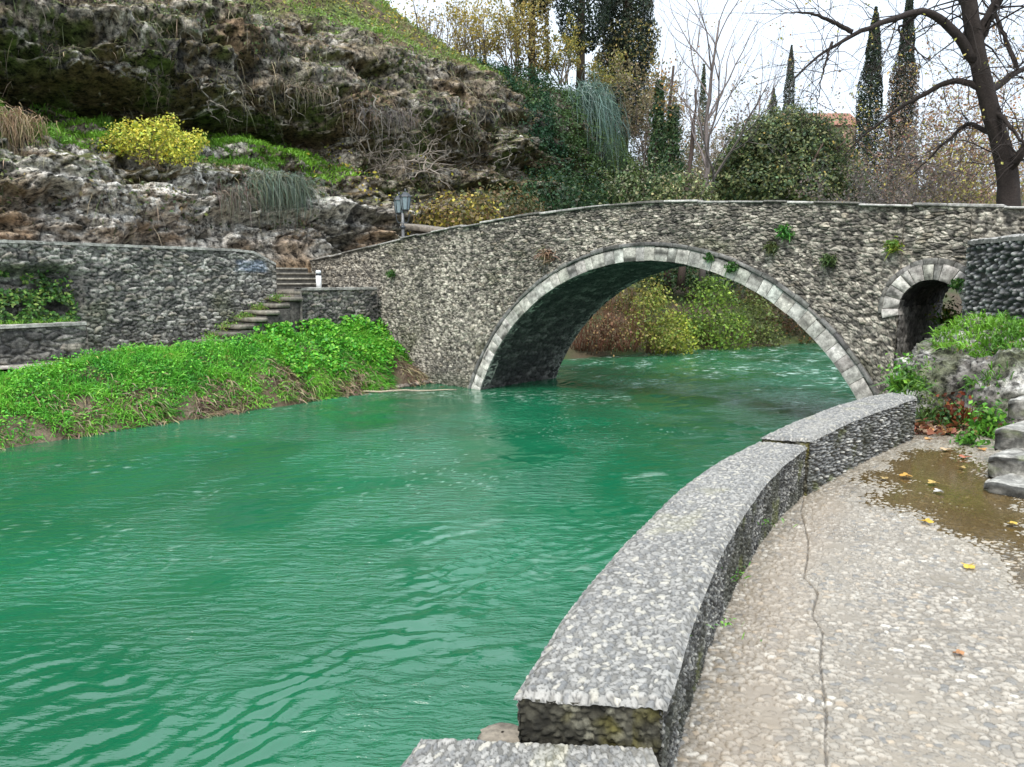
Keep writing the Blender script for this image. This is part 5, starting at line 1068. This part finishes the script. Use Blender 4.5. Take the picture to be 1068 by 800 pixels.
def cypress(base, h, rw, label, cols, n=5200, size=.3, trunk=.06, seed=1, name='cypress', cat='cypress', ivy=None, shape=None, group='cypress trees'):
    base = np.asarray(base, float); t = thing(name, base, label, cat, group); acc = Acc(); tube(acc, [base - [0, 0, .5], base + [0, 0, h * .5], base + [0, 0, h * .9]], [rw * .18, rw * .12, .03], (.13, .10, .075), 8); acc.build('trunk', M_BARK, t)
    f = R.random(n) ** .85; a = R.random(n) * 6.28; prof_ = np.interp(f, *(shape or ([0, .1, .35, .7, .9, 1], [.55, .85, 1, .72, .36, .04])))
    lum = 1 + .5 * fbm(np.cos(a) * 1.3 + seed, np.sin(a) * 1.3, f * h / rw * .8, 4, seed); rr = rw * prof_ * lum * (1 - .45 * R.random(n) ** 2)
    P = base + np.stack([rr * np.cos(a), rr * np.sin(a), trunk * h + f * h * (1 - trunk)], 1); k = fbm(np.cos(a) * 2, np.sin(a) * 2, f * h * .7, 3, seed + 5)
    C = cvar(n, cols, .22) * np.clip(1 + 1.2 * k, .45, 1.8)[:, None]
    gap = fbm(np.cos(a) * 3, np.sin(a) * 3, f * h / rw * 1.5, 3, seed + 8) > -.36; acc = Acc(); leaves(acc, P[gap], (np.stack([np.cos(a), np.sin(a), 0 * a + .2], 1) + R.normal(size=(n, 3)) * .6)[gap], size * (.6 + .7 * R.random(gap.sum())), C[gap], .5); acc.build('crown', M_LEAF, t)
    if ivy:
        m_ = ivy[2]; f = R.uniform(ivy[0], ivy[1], m_); a = R.random(m_) * 6.28; rr = rw * np.interp(f, [0, .1, .35, .7, .9, 1], [.6, .9, 1.05, .8, .4, .1]) * (1 + .3 * R.random(m_)); acc = Acc()
        leaves(acc, base + np.stack([rr * np.cos(a), rr * np.sin(a), trunk * h + f * h * (1 - trunk)], 1), R.normal(size=(m_, 3)) + np.stack([np.cos(a), np.sin(a), 0 * a], 1), size * .95, cvar(m_, ivy[3], .25)); acc.build('climbing_plant', M_LEAF, t)
    return t
DK = [(.020, .038, .022), (.03, .05, .026), (.045, .065, .03)]
def at_ground(px, Y, z): p = aty(px, 290, Y); return np.array([p[0], p[1], z])
hill = lambda px, Y: at_ground(px, Y, 12.0)
IVY = [(.36, .28, .08), (.24, .20, .08), (.12, .12, .05)]
cypress(at_ground(648, 48, 11.0), 19, 1.6, 'tall dense dark cypress on the hilltop, widest of the skyline cypresses', DK + [(.07, .07, .04)], 48000, .20, .03, 11, ivy=(0.02, .34, 2200, IVY))
cypress(at_ground(603, 44, 13.2), 14, 1.45, 'open crowned dark conifer with bare trunk on the hilltop', DK, 20000, .19, .16, 13, name='conifer', cat='conifer', shape=([0, .12, .3, .8, 1], [.45, 1.0, 1.15, .9, .4]), group=None)
cypress(at_ground(554, 42, 13.0), 14, 1.2, 'dark conifer at the top edge with yellow leaves climbing its lower half', DK, 15000, .19, .27, 17, name='conifer', cat='conifer', ivy=(-.30, .10, 1900, [(.42, .34, .12), (.34, .26, .10), (.22, .18, .07)]), group=None)
cypress(at_ground(896, 52, 4.0), 16.4, .95, 'slim dark cypress with yellow leaves on its right side, beside its twin', DK, 17000, .17, .02, 19, ivy=(.1, .62, 900, [(.5, .42, .06), (.3, .3, .05), (.08, .1, .04)]))
cypress(at_ground(929, 52, 4.0), 17.6, .85, 'slim cypress wrapped in brown creeper just left of the big tree', DK, 15000, .17, .02, 23, ivy=(.05, .72, 6000, [(.20, .15, .12), (.16, .13, .10), (.28, .2, .12)]))
cypress(at_ground(814, 95, 15.0), 15.5, .8, 'small distant pointed cypress above the round evergreen', [(.05, .075, .05), (.07, .09, .06)], 5000, .25, .02, 29)
cypress(at_ground(798, 100, 15.0), 11.8, .9, 'tiny distant cypress just left of the pointed one', [(.07, .085, .06), (.09, .10, .075)], 1600, .36, .02, 31)
cypress(at_ground(727, 60, 6.0), 13.0, .45, 'very thin green column tree left of the bare tree', [(.05, .085, .04), (.07, .10, .045)], 1500, .26, .02, 37, name='column_tree', cat='tree', group=None)
# ivy covered dead trunks
for px, Y, top_, lab, w_ in ((703, 36, 68, 'ivy covered dead trunk with a bare pointed tip', 1.2), (688, 37, 84, 'shorter ivy clad stump with orange tip leaves', .8), (713, 35, 92, 'bare dark snag beside the ivy covered trunk', .18)):
    p = aty(px, top_, Y); b = np.array([p[0], p[1], 2.6]); t = thing('dead_tree', b, lab, 'dead tree', 'ivy clad dead trunks'); acc = Acc(); q = np.linspace(0, 1, 12)[:, None]
    tube(acc, b + np.array([0, 0, p[2] - 2.6]) * q + np.cumsum(R.normal(size=(12, 3)) * .05, 0) * [1, 1, 0], .17 - .14 * q[:, 0] + .03 * R.random(12), (.075, .055, .045), 8); acc.build('trunk', M_BARK, t)
    if w_ > .3:
        acc = Acc(); n = 5200; f = R.random(n) ** .8; a = R.random(n) * 6.28; rr = w_ * np.interp(f, [0, .4, .75, 1], [1.2, 1.0, .42, .18]) * (1 - .5 * R.random(n)) * np.clip(1 + 1.3 * fbm(np.cos(a) * 1.3, np.sin(a) * 1.3, f * 7, 3, px), .25, 2); hh = (p[2] - 2.6) * (.82 if px == 703 else 1)
        leaves(acc, b + np.stack([rr * np.cos(a), rr * np.sin(a), f * hh], 1), np.stack([np.cos(a), np.sin(a), 0 * a + .4], 1) + R.normal(size=(n, 3)) * .6, .10 + .07 * R.random(n), cvar(n, [(.03, .075, .03), (.05, .10, .035), (.08, .12, .04)], .25)); 
        m_ = 160; leaves(acc, b + [0, 0, hh] + R.normal(size=(m_, 3)) * [.3, .3, .5], R.normal(size=(m_, 3)), .16, cvar(m_, [(.42, .22, .07), (.34, .25, .08), (.12, .13, .05)], .2)); acc.build('ivy_leaves', M_LEAF, t)
# tall bare tree beyond the bridge
bare_tree('bare_tree', at_ground(731, 33, 2.6), 13.5, .15, 'tall pale leafless tree behind the middle of the bridge', (.17, .14, .13), (.3, 0), 60, ((.45, .3, .1),), .10, 5, 13, .55, .10, first=.32, Lf=.42)
bare_tree('bare_tree', at_ground(690, 52, 8), 11, .13, 'thin bare tree right of the dense cypress on the skyline', (.22, .18, .16), (-.4, 0), 40, ((.45, .3, .1),), .16, 4, 7, .55, .1)
bare_tree('bare_tree', at_ground(780, 46, 4), 12, .14, 'slender bare tree right of the tall pale one', (.25, .20, .18), (.5, 0), 60, ((.5, .25, .1),), .16, 4, 7, .6, .08)
# round evergreen
EV = [(.11, .15, .06), (.14, .175, .065), (.19, .20, .075), (.05, .085, .04)]
b = at_ground(822, 37, 2.4); t = thing('evergreen_tree', b, 'big rounded olive green evergreen behind the bridge', 'tree'); acc = Acc(); tube(acc, [b, b + [0, 0, 2.4], b + [.2, 0, 5]], [.3, .24, .1], (.14, .1, .075), 8)
for k in range(9): a = k * .7; tube(acc, [b + [0, 0, 2 + .25 * k], b + [1.2 * math.cos(a), 1.2 * math.sin(a), 3.4 + .3 * k], b + [2.3 * math.cos(a), 2.3 * math.sin(a), 4.4 + .3 * k]], [.12, .07, .03], (.14, .1, .075), 6)
acc.build('trunk', M_BARK, t); acc = Acc()
for k, (px, py, dy, rx, rz, n) in enumerate(((822, 172, 0, 2.6, 2.3, 7000), (775, 180, .6, 1.5, 1.5, 3000), (868, 182, .5, 1.4, 1.5, 3000), (822, 138, 0, 1.7, 1.2, 3000), (792, 152, -.6, 1.5, 1.2, 2600), (850, 150, -.5, 1.5, 1.2, 2600), (800, 195, -1.4, 1.7, 1.3, 2600), (845, 198, -1.4, 1.8, 1.3, 2600), (757, 195, .4, 1.0, 1.0, 1500), (885, 200, .2, 1.0, .9, 1500))): leafball(acc, aty(px, py, 37 + dy), (rx, rx * .85, rz), int(n * 1.5), .17, EV, .42, 40 + k, .5)
acc.build('crown', M_LEAF, t)
# big leaning tree on the right, behind the bridge
TC = (.038, .030, .026); tb = aty(1056, 214, 16.6); tb[2] = 2.2
bt = thing('riverside_tree', tb, 'large dark leaning tree with spreading limbs at the right edge', 'tree'); acc = Acc()
pth = lambda L_: np.array([aty(a, b, y) for a, b, y in L_])
def sm(P, n=40):
    d = np.linspace(0, 1, len(P)); t = np.linspace(0, 1, n); Q = np.stack([np.interp(t, d, P[:, k]) for k in range(P.shape[1])], 1); m = 5; pad = np.pad(Q, ((2, 2), (0, 0)), mode='reflect', reflect_type='odd'); return np.stack([np.convolve(pad[:, k], np.ones(m) / m, 'valid') for k in range(P.shape[1])], 1)
TR = sm(np.concatenate([[tb], pth([(1053, 200, 16.6), (1048, 165, 16.5), (1036, 125, 16.4), (1025, 85, 16.3), (1018, 50, 16.2), (1012, 15, 16.1), (1006, -40, 16.0), (1002, -90, 16)])]), 60)
rad = np.interp(np.linspace(0, 1, 60), [0, .1, .3, .6, 1], [.25, .205, .165, .15, .105]); 
ring_n = 28; a = np.arange(ring_n) / ring_n * 6.283
def barktube(acc, Q, rad, C, sides=28, seed=3):
    T = unit(np.gradient(Q, axis=0)); X = unit(np.cross(T, [0, 1.0, 0])); Y_ = np.cross(T, X); a = np.arange(sides) / sides * 2 * math.pi; ln = np.r_[0, np.cumsum(np.linalg.norm(np.diff(Q, axis=0), axis=1))]
    rg = 1 + .16 * fbm(np.cos(a)[None] * 4, np.sin(a)[None] * 4, ln[:, None] * 1.1, 4, seed, .6, True); V = Q[:, None] + (rad[:, None] * rg)[..., None] * (X[:, None] * np.cos(a)[None, :, None] + Y_[:, None] * np.sin(a)[None, :, None])
    V = np.concatenate([V, V[:, :1]], 1); cc = np.asarray(C) * np.clip(1 + 2.2 * (rg - 1.0), .4, 1.8)[..., None]; cc = np.concatenate([cc, cc[:, :1]], 1); acc.grid(V, cc)
Q2 = np.stack([np.interp(np.linspace(0, 1, 160), np.linspace(0, 1, 60), TR[:, k]) for k in range(3)], 1); barktube(acc, Q2, np.interp(np.linspace(0, 1, 160), np.linspace(0, 1, 60), rad), TC); acc.build('trunk', M_BARK, bt)
LIMBS = [([(1016, 62, 16.2), (1004, 45, 16.1), (990, 28, 16), (975, 14, 15.9), (962, 10, 15.8), (940, 15, 15.7), (915, 23, 15.6), (890, 34, 15.5), (868, 45, 15.4), (845, 60, 15.3), (828, 80, 15.2)], .105, .014),
         ([(1022, 92, 16.3), (1005, 83, 16.4), (985, 88, 16.6), (962, 101, 16.8), (938, 115, 17), (915, 132, 17.2), (897, 146, 17.3), (880, 164, 17.4)], .075, .010),
         ([(1018, 50, 16.2), (1030, 20, 16.1), (1042, -10, 16), (1052, -50, 16)], .12, .08), ([(1012, 10, 16.1), (985, -15, 16.3), (955, -40, 16.5)], .10, .03),
         ([(1050, 178, 16.5), (1062, 165, 16.2), (1075, 150, 16), (1095, 125, 15.8)], .10, .06), ([(1030, 95, 16.3), (1050, 78, 16.8), (1075, 66, 17.2), (1100, 50, 17.5)], .09, .03), ([(1032, 110, 16.4), (1055, 128, 16), (1075, 150, 15.7)], .06, .02),
         ([(962, 10, 15.8), (948, 26, 15.9), (935, 24, 16), (952, 45, 15.7), (968, 58, 15.6)], .035, .01), ([(890, 33, 15.5), (872, 20, 15.4), (850, 10, 15.3), (828, 8, 15.2)], .05, .01), ([(868, 44, 15.4), (862, 62, 15.3), (855, 85, 15.2), (848, 105, 15.2)], .03, .006),
         ([(1040, 140, 16.4), (1010, 128, 16.9), (985, 150, 17.2), (958, 178, 17.5)], .06, .012), ([(1060, 70, 17), (1048, 40, 17.1), (1036, 10, 17.2), (1030, -20, 17.3)], .05, .03)]
acc = Acc(); tw = Acc(); tips = []
for L_, r0, r1 in LIMBS:
    q = sm(pth(L_), 26); q = q + np.cumsum(R.normal(size=q.shape) * .012, 0); tube(acc, q, np.linspace(r0, r1, 26), TC, 8)
    for k in range(3, 26):
        if R.random() < .9:
            d = unit(np.gradient(q, axis=0)[k] * .8 + R.normal(size=3) * .14 + [0, 0, .02]); limb(tw, tips, q[k], d, .9 + 1.1 * R.random(), max(np.linspace(r0, r1, 26)[k] * .22, .0075), 1, 3, TC, -.02, .2, (2, 5), .75, 5, .6)
acc.build('limbs', M_BARK, bt); tw.build('twigs', M_BARK, bt)
acc = Acc(); tipleaves(acc, tips, 1000, .062, [(.50, .44, .10), (.42, .40, .12), (.30, .30, .09), (.5, .36, .10)], 2, .025); acc.build('leaves', M_LEAF, bt)
# skyline autumn shrubs, and the thicket right of the evergreen
for k, (px, Y, z, h, lab, cols, n, br_) in enumerate((
    (452, 40, 13.2, 4.5, 'bare grey-brown shrub at the top edge above the cliff', [(.36, .28, .09)], 250, (.16, .13, .11)), (478, 42, 13.5, 4.2, 'yellow leaved shrub on the grassy cliff top', [(.55, .42, .07), (.45, .36, .08)], 900, (.2, .15, .11)),
    (505, 42, 13.3, 4.6, 'thin twiggy shrub with few yellow leaves on the cliff top', [(.50, .40, .08)], 450, (.2, .16, .12)), (535, 41, 13.2, 3.6, 'dense yellow shrub just left of the leaf clad conifer', [(.55, .43, .10), (.42, .33, .08), (.22, .2, .06)], 1400, (.2, .15, .11)),
    (585, 42, 13.2, 2.6, 'low golden shrub between the two conifers', [(.52, .42, .07), (.35, .3, .06), (.16, .18, .05)], 1100, (.18, .14, .1)), (625, 44, 12.2, 2.8, 'greenish yellow shrub left of the dense cypress', [(.36, .34, .06), (.16, .18, .05), (.45, .36, .1)], 1200, (.18, .14, .1)),
    (672, 44, 9.2, 4.6, 'pale brown shrub below the dense cypress', [(.36, .28, .16), (.28, .22, .12), (.2, .18, .08)], 1700, (.17, .14, .12)), (700, 48, 5.5, 6, 'yellowish thicket shrub behind the ivy trunks', [(.34, .28, .13), (.22, .2, .09)], 1500, (.17, .13, .11)),
    (755, 50, 5.0, 6.6, 'olive yellow shrub between bare tree and evergreen', [(.28, .26, .11), (.2, .2, .09), (.3, .22, .12)], 1500, (.17, .13, .11)), (770, 62, 7, 8.0, 'tall mauve brown twiggy shrub above the evergreen', [(.34, .24, .18), (.28, .2, .14)], 900, (.2, .15, .14)),
    (910, 34, 3.2, 4.6, 'silvery grey twiggy bush right of the evergreen', [(.16, .15, .12), (.12, .12, .09)], 1300, (.17, .15, .14)), (940, 30, 3.0, 4.8, 'brownish grey bush below the brown creeper cypress', [(.16, .13, .11), (.2, .15, .11)], 1300, (.16, .13, .12)),
    (965, 36, 3.4, 7.0, 'russet leaved shrub left of the leaning tree', [(.34, .17, .11), (.3, .2, .12), (.4, .28, .12)], 1000, (.17, .12, .11)), (990, 32, 3.2, 6.6, 'pinkish brown shrub close behind the leaning tree', [(.36, .2, .15), (.30, .2, .13), (.45, .38, .1)], 1000, (.18, .13, .12)),
    (1015, 30, 3.0, 5.0, 'yellow flecked shrub in front of the leaning tree trunk', [(.45, .40, .08), (.3, .26, .08), (.2, .16, .1)], 900, (.16, .12, .1)), (1062, 38, 3.5, 9.5, 'orange leaved tree at the far right edge', [(.50, .24, .07), (.42, .22, .08), (.35, .25, .1)], 1800, (.15, .11, .1)),
    (688, 45, 5.5, 7.5, 'grey brown thicket shrub right of the dense cypress', [(.24, .19, .14), (.18, .16, .1)], 1200, (.17, .14, .12)), (742, 44, 4.0, 6.5, 'tawny thicket shrub behind the tall bare tree', [(.28, .22, .13), (.2, .18, .09)], 1200, (.17, .14, .12)),
    (718, 52, 6.0, 8.0, 'faded ochre shrub between dead trunks and bare tree', [(.34, .26, .13), (.26, .2, .12)], 1200, (.18, .15, .13)), (950, 48, 4.5, 8.5, 'dense mauve thicket between the twin cypresses and the leaning tree', [(.26, .19, .16), (.3, .22, .15)], 1300, (.17, .14, .13)),
    (860, 60, 5, 9, 'reddish bare shrub row behind the round evergreen', [(.36, .22, .15), (.3, .22, .15)], 900, (.2, .15, .14)), (840, 55, 5, 8, 'pale twiggy shrub left of the twin cypresses', [(.32, .25, .18)], 600, (.22, .18, .17)))):
    b = at_ground(px, Y, z); t = thing('autumn_shrub', b, lab, 'shrub', 'autumn shrubs on the skyline'); acc = Acc(); tips = []
    for _ in range(11 if k < 8 else 18): limb(acc, tips, b + R.normal(size=3) * [.25, .25, 0], [R.normal() * .38, R.normal() * .38, 1], h * (.5 + .35 * R.random()), .045, 1, 3, br_, .05, .13, (3, 5), .5, 6, .55)
    acc.build('stems', M_BARK, t); acc = Acc(); tipleaves(acc, tips, int(n * (3.0 if k > 7 else 2.2)), .085 + .0013 * Y, np.asarray(cols) * .85 + .02, 2, .11); acc.build('leaves', M_LEAF, t)
# banks seen through the arch
for k, (px, py, Y, rx, rz, lab, cols, n, sz) in enumerate((
    (678, 330, 29.5, 1.0, 1.3, 'yellowish bush beside the red willow under the arch', [(.27, .30, .06), (.2, .26, .05), (.34, .30, .08)], 2200, .13), (740, 330, 32.5, 1.5, 1.7, 'large yellow green bush in the middle of the arch opening', [(.20, .31, .05), (.26, .37, .06), (.13, .22, .045)], 4200, .14),
    (700, 348, 30.5, .9, .9, 'low lime bush by the water left of the large bush', [(.38, .42, .06), (.28, .34, .05)], 1600, .12), (785, 338, 34, 1.2, 1.3, 'dull green bush on the right bank of the arch view', [(.12, .16, .045), (.18, .21, .06)], 2000, .14),
    (822, 332, 35.5, 1.4, 1.6, 'dark bush at the right side of the arch view', [(.055, .075, .03), (.09, .09, .035), (.16, .1, .04)], 2200, .15), (855, 335, 37, 1.5, 1.3, 'brownish dark bush furthest right under the arch', [(.07, .07, .03), (.12, .09, .04)], 1800, .15),
    (655, 300, 33, 1.6, 1.2, 'olive bush above the red willow shrub', [(.14, .15, .05), (.24, .22, .06)], 1700, .14), (720, 285, 37, 2.2, .9, 'dark green overhanging bush near the crown of the arch', [(.035, .075, .03), (.05, .1, .03)], 2600, .16), (790, 300, 38, 2.0, 1.1, 'brown green bush behind the dull green one', [(.12, .11, .05), (.09, .1, .04), (.24, .2, .06)], 1900, .15))):
    c = aty(px, py, Y); b = np.array([c[0], c[1], max(float(ground(c[0], c[1])) - .1, .1)]); dz_ = max(c[2] - b[2], .5)
    shrub('bank_bush', b, lab, 'bush', [(0, 0, dz_, 3, rx, rx * .8, rz), (.5 * rx, -.3, dz_ - .45 * rz, 1.6, rx * .7, rx * .6, rz * .6), (-.55 * rx, -.2, dz_ - .4 * rz, 1.6, rx * .65, rx * .6, rz * .6), (.1, -.2, dz_ + .6 * rz, 1, rx * .6, rx * .5, rz * .45)], n, sz, cols, (.17, .1, .06), 14, dz_ + .5, 'bushes on the far bank under the arch', seed=60 + k, spread=.35)
b = aty(632, 371, 28.8); b[2] = .25; t = thing('red_willow', b, 'rust red willow shrub with upright stems under the arch', 'shrub'); acc = Acc()
for q in range(6): twigs(acc, b + [(q - 2.5) * .42, .15 * (q % 2), 0], 26, .30, 2.3, .013, (.15, .065, .04), .2)
acc.build('stems', M_BARK, t); acc = Acc(); leafball(acc, b + [.1, 0, .9], (1.4, .7, .95), 1100, .10, [(.19, .105, .06), (.28, .19, .08), (.13, .08, .045)], .4, 88, .8); acc.build('leaves', M_DRY, t)
# low wall along the far road
acc = Acc(); P0_, P1_ = aty(648, 299, 40), aty(860, 292, 45); ss = np.linspace(0, 1, 260); v = np.linspace(0, 1, 26)[None]; base_ = P0_ + (P1_ - P0_) * ss[:, None]; Lw = np.linalg.norm(P1_ - P0_)
e, f1, r1, r2, r3 = stones(ss[:, None] * Lw + 0 * v, v * .9 + 0 * ss[:, None], .3, .14, 801); Pw = base_[:, None] + np.array([0, 0, 1]) * (v * .95 - .85)[..., None] - np.array([0, 1.0, 0]) * (.05 * sst(0, .2, e))[..., None]
acc.grid(Pw, rubble_col(r1, r2, r3, e, .2), flip=False); fw = thing('roadside_wall', (P0_ + P1_) / 2 - [0, 0, .9], 'long low grey wall above the bushes seen through the arch', 'wall'); acc.build('wall_face', M_STONE, fw)
acc = Acc(); box(acc, (P0_ + P1_) / 2 + [0, .25, .13], (P1_ - P0_) / 2, np.array([0, .3, 0]), np.array([0, 0, .05]), (.34, .33, .31), .01); box(acc, (P0_ + P1_) / 2 + [0, .3, -.45], (P1_ - P0_) / 2, np.array([0, .2, 0]), np.array([0, 0, .52]), (.2, .19, .17)); acc.build('coping', M_RING, fw)
# house glimpsed over the evergreen
M_WALLP = attr_mat('house_plaster', .9, .2, 20, .01, .15); M_TILE = attr_mat('roof_tiles', .85, .5, 12, .04, .4)
def house(c, w_, d_, h, label, wall_c, roof_c):
    t = thing('house', c, label, 'house', None); acc = Acc(); c = np.asarray(c, float); box(acc, c + [0, 0, h / 2], (w_ / 2, 0, 0), (0, d_ / 2, 0), (0, 0, h / 2), wall_c)
    acc.add([c + [-w_/2, -d_/2, h], c + [-w_/2, d_/2, h], c + [-w_/2, 0, h + d_*.28], c + [w_/2, -d_/2, h], c + [w_/2, d_/2, h], c + [w_/2, 0, h + d_*.28]], np.array([[0, 2, 1], [3, 4, 5]]), wall_c); acc.build('wall', M_WALLP, t, False)
    acc = Acc()
    for sg in (-1, 1):
        s_ = np.linspace(0, 1, 90)[:, None]; v = np.linspace(0, 1, 12)[None]; X = c[0] + (s_ - .5) * (w_ + .8) + 0 * v; Yv = c[1] + sg * (d_ / 2 + .5) * v + 0 * s_; Zv = c[2] + h + d_ * .28 + .12 - (d_ * .28 + .25) * v + .05 * np.abs(np.sin(s_ * w_ * 6)); acc.grid(np.stack([X, Yv, Zv], -1), np.asarray(roof_c) * (1 + .3 * fbm(X * 2, Yv * 3, 0, 3, 4))[..., None], flip=sg > 0)
    acc.build('roof', M_TILE, t)
    for q in (-.28, 0, .28):
        acc = Acc(); box(acc, c + [q * w_, -d_ / 2 - .02, h * .62], (.5, 0, 0), (0, .05, 0), (0, 0, .7), (.30, .28, .25), .01); wd = acc.build('window', M_WALLP, t, False); acc = Acc(); box(acc, c + [q * w_, -d_ / 2 - .075, h * .62], (.42, 0, 0), (0, .01, 0), (0, 0, .62), (.03, .04, .05)); acc.build('pane', M_IRON, wd, False)
h1 = aty(849, 130, 88); house([h1[0], h1[1], h1[2] - 6.2], 7, 6, 5.6, 'terracotta roofed house peeping over the round evergreen', (.40, .27, .2), (.27, .13, .085))
# soft woods on the distant hills
acc = Acc(); n = 16000; x = R.uniform(-60, 150, n); y = R.uniform(70, 170, n); zg = ground(x, y); P = np.stack([x, y, zg + 3.5 * R.random(n) ** .7 * (1 + .8 * fbm(x * .12, y * .12, 0, 3, 3))], 1)
leaves(acc, P, R.normal(size=(n, 3)) + [0, -.4, .6], 1.1 + .8 * R.random(n), cvar(n, [(.09, .11, .05), (.16, .13, .08), (.22, .17, .11), (.12, .11, .07)], .2)); tag(acc.build('far_woods', M_LEAF), kind='stuff', label='hazy mixed woods on the distant rise', cat='woods')
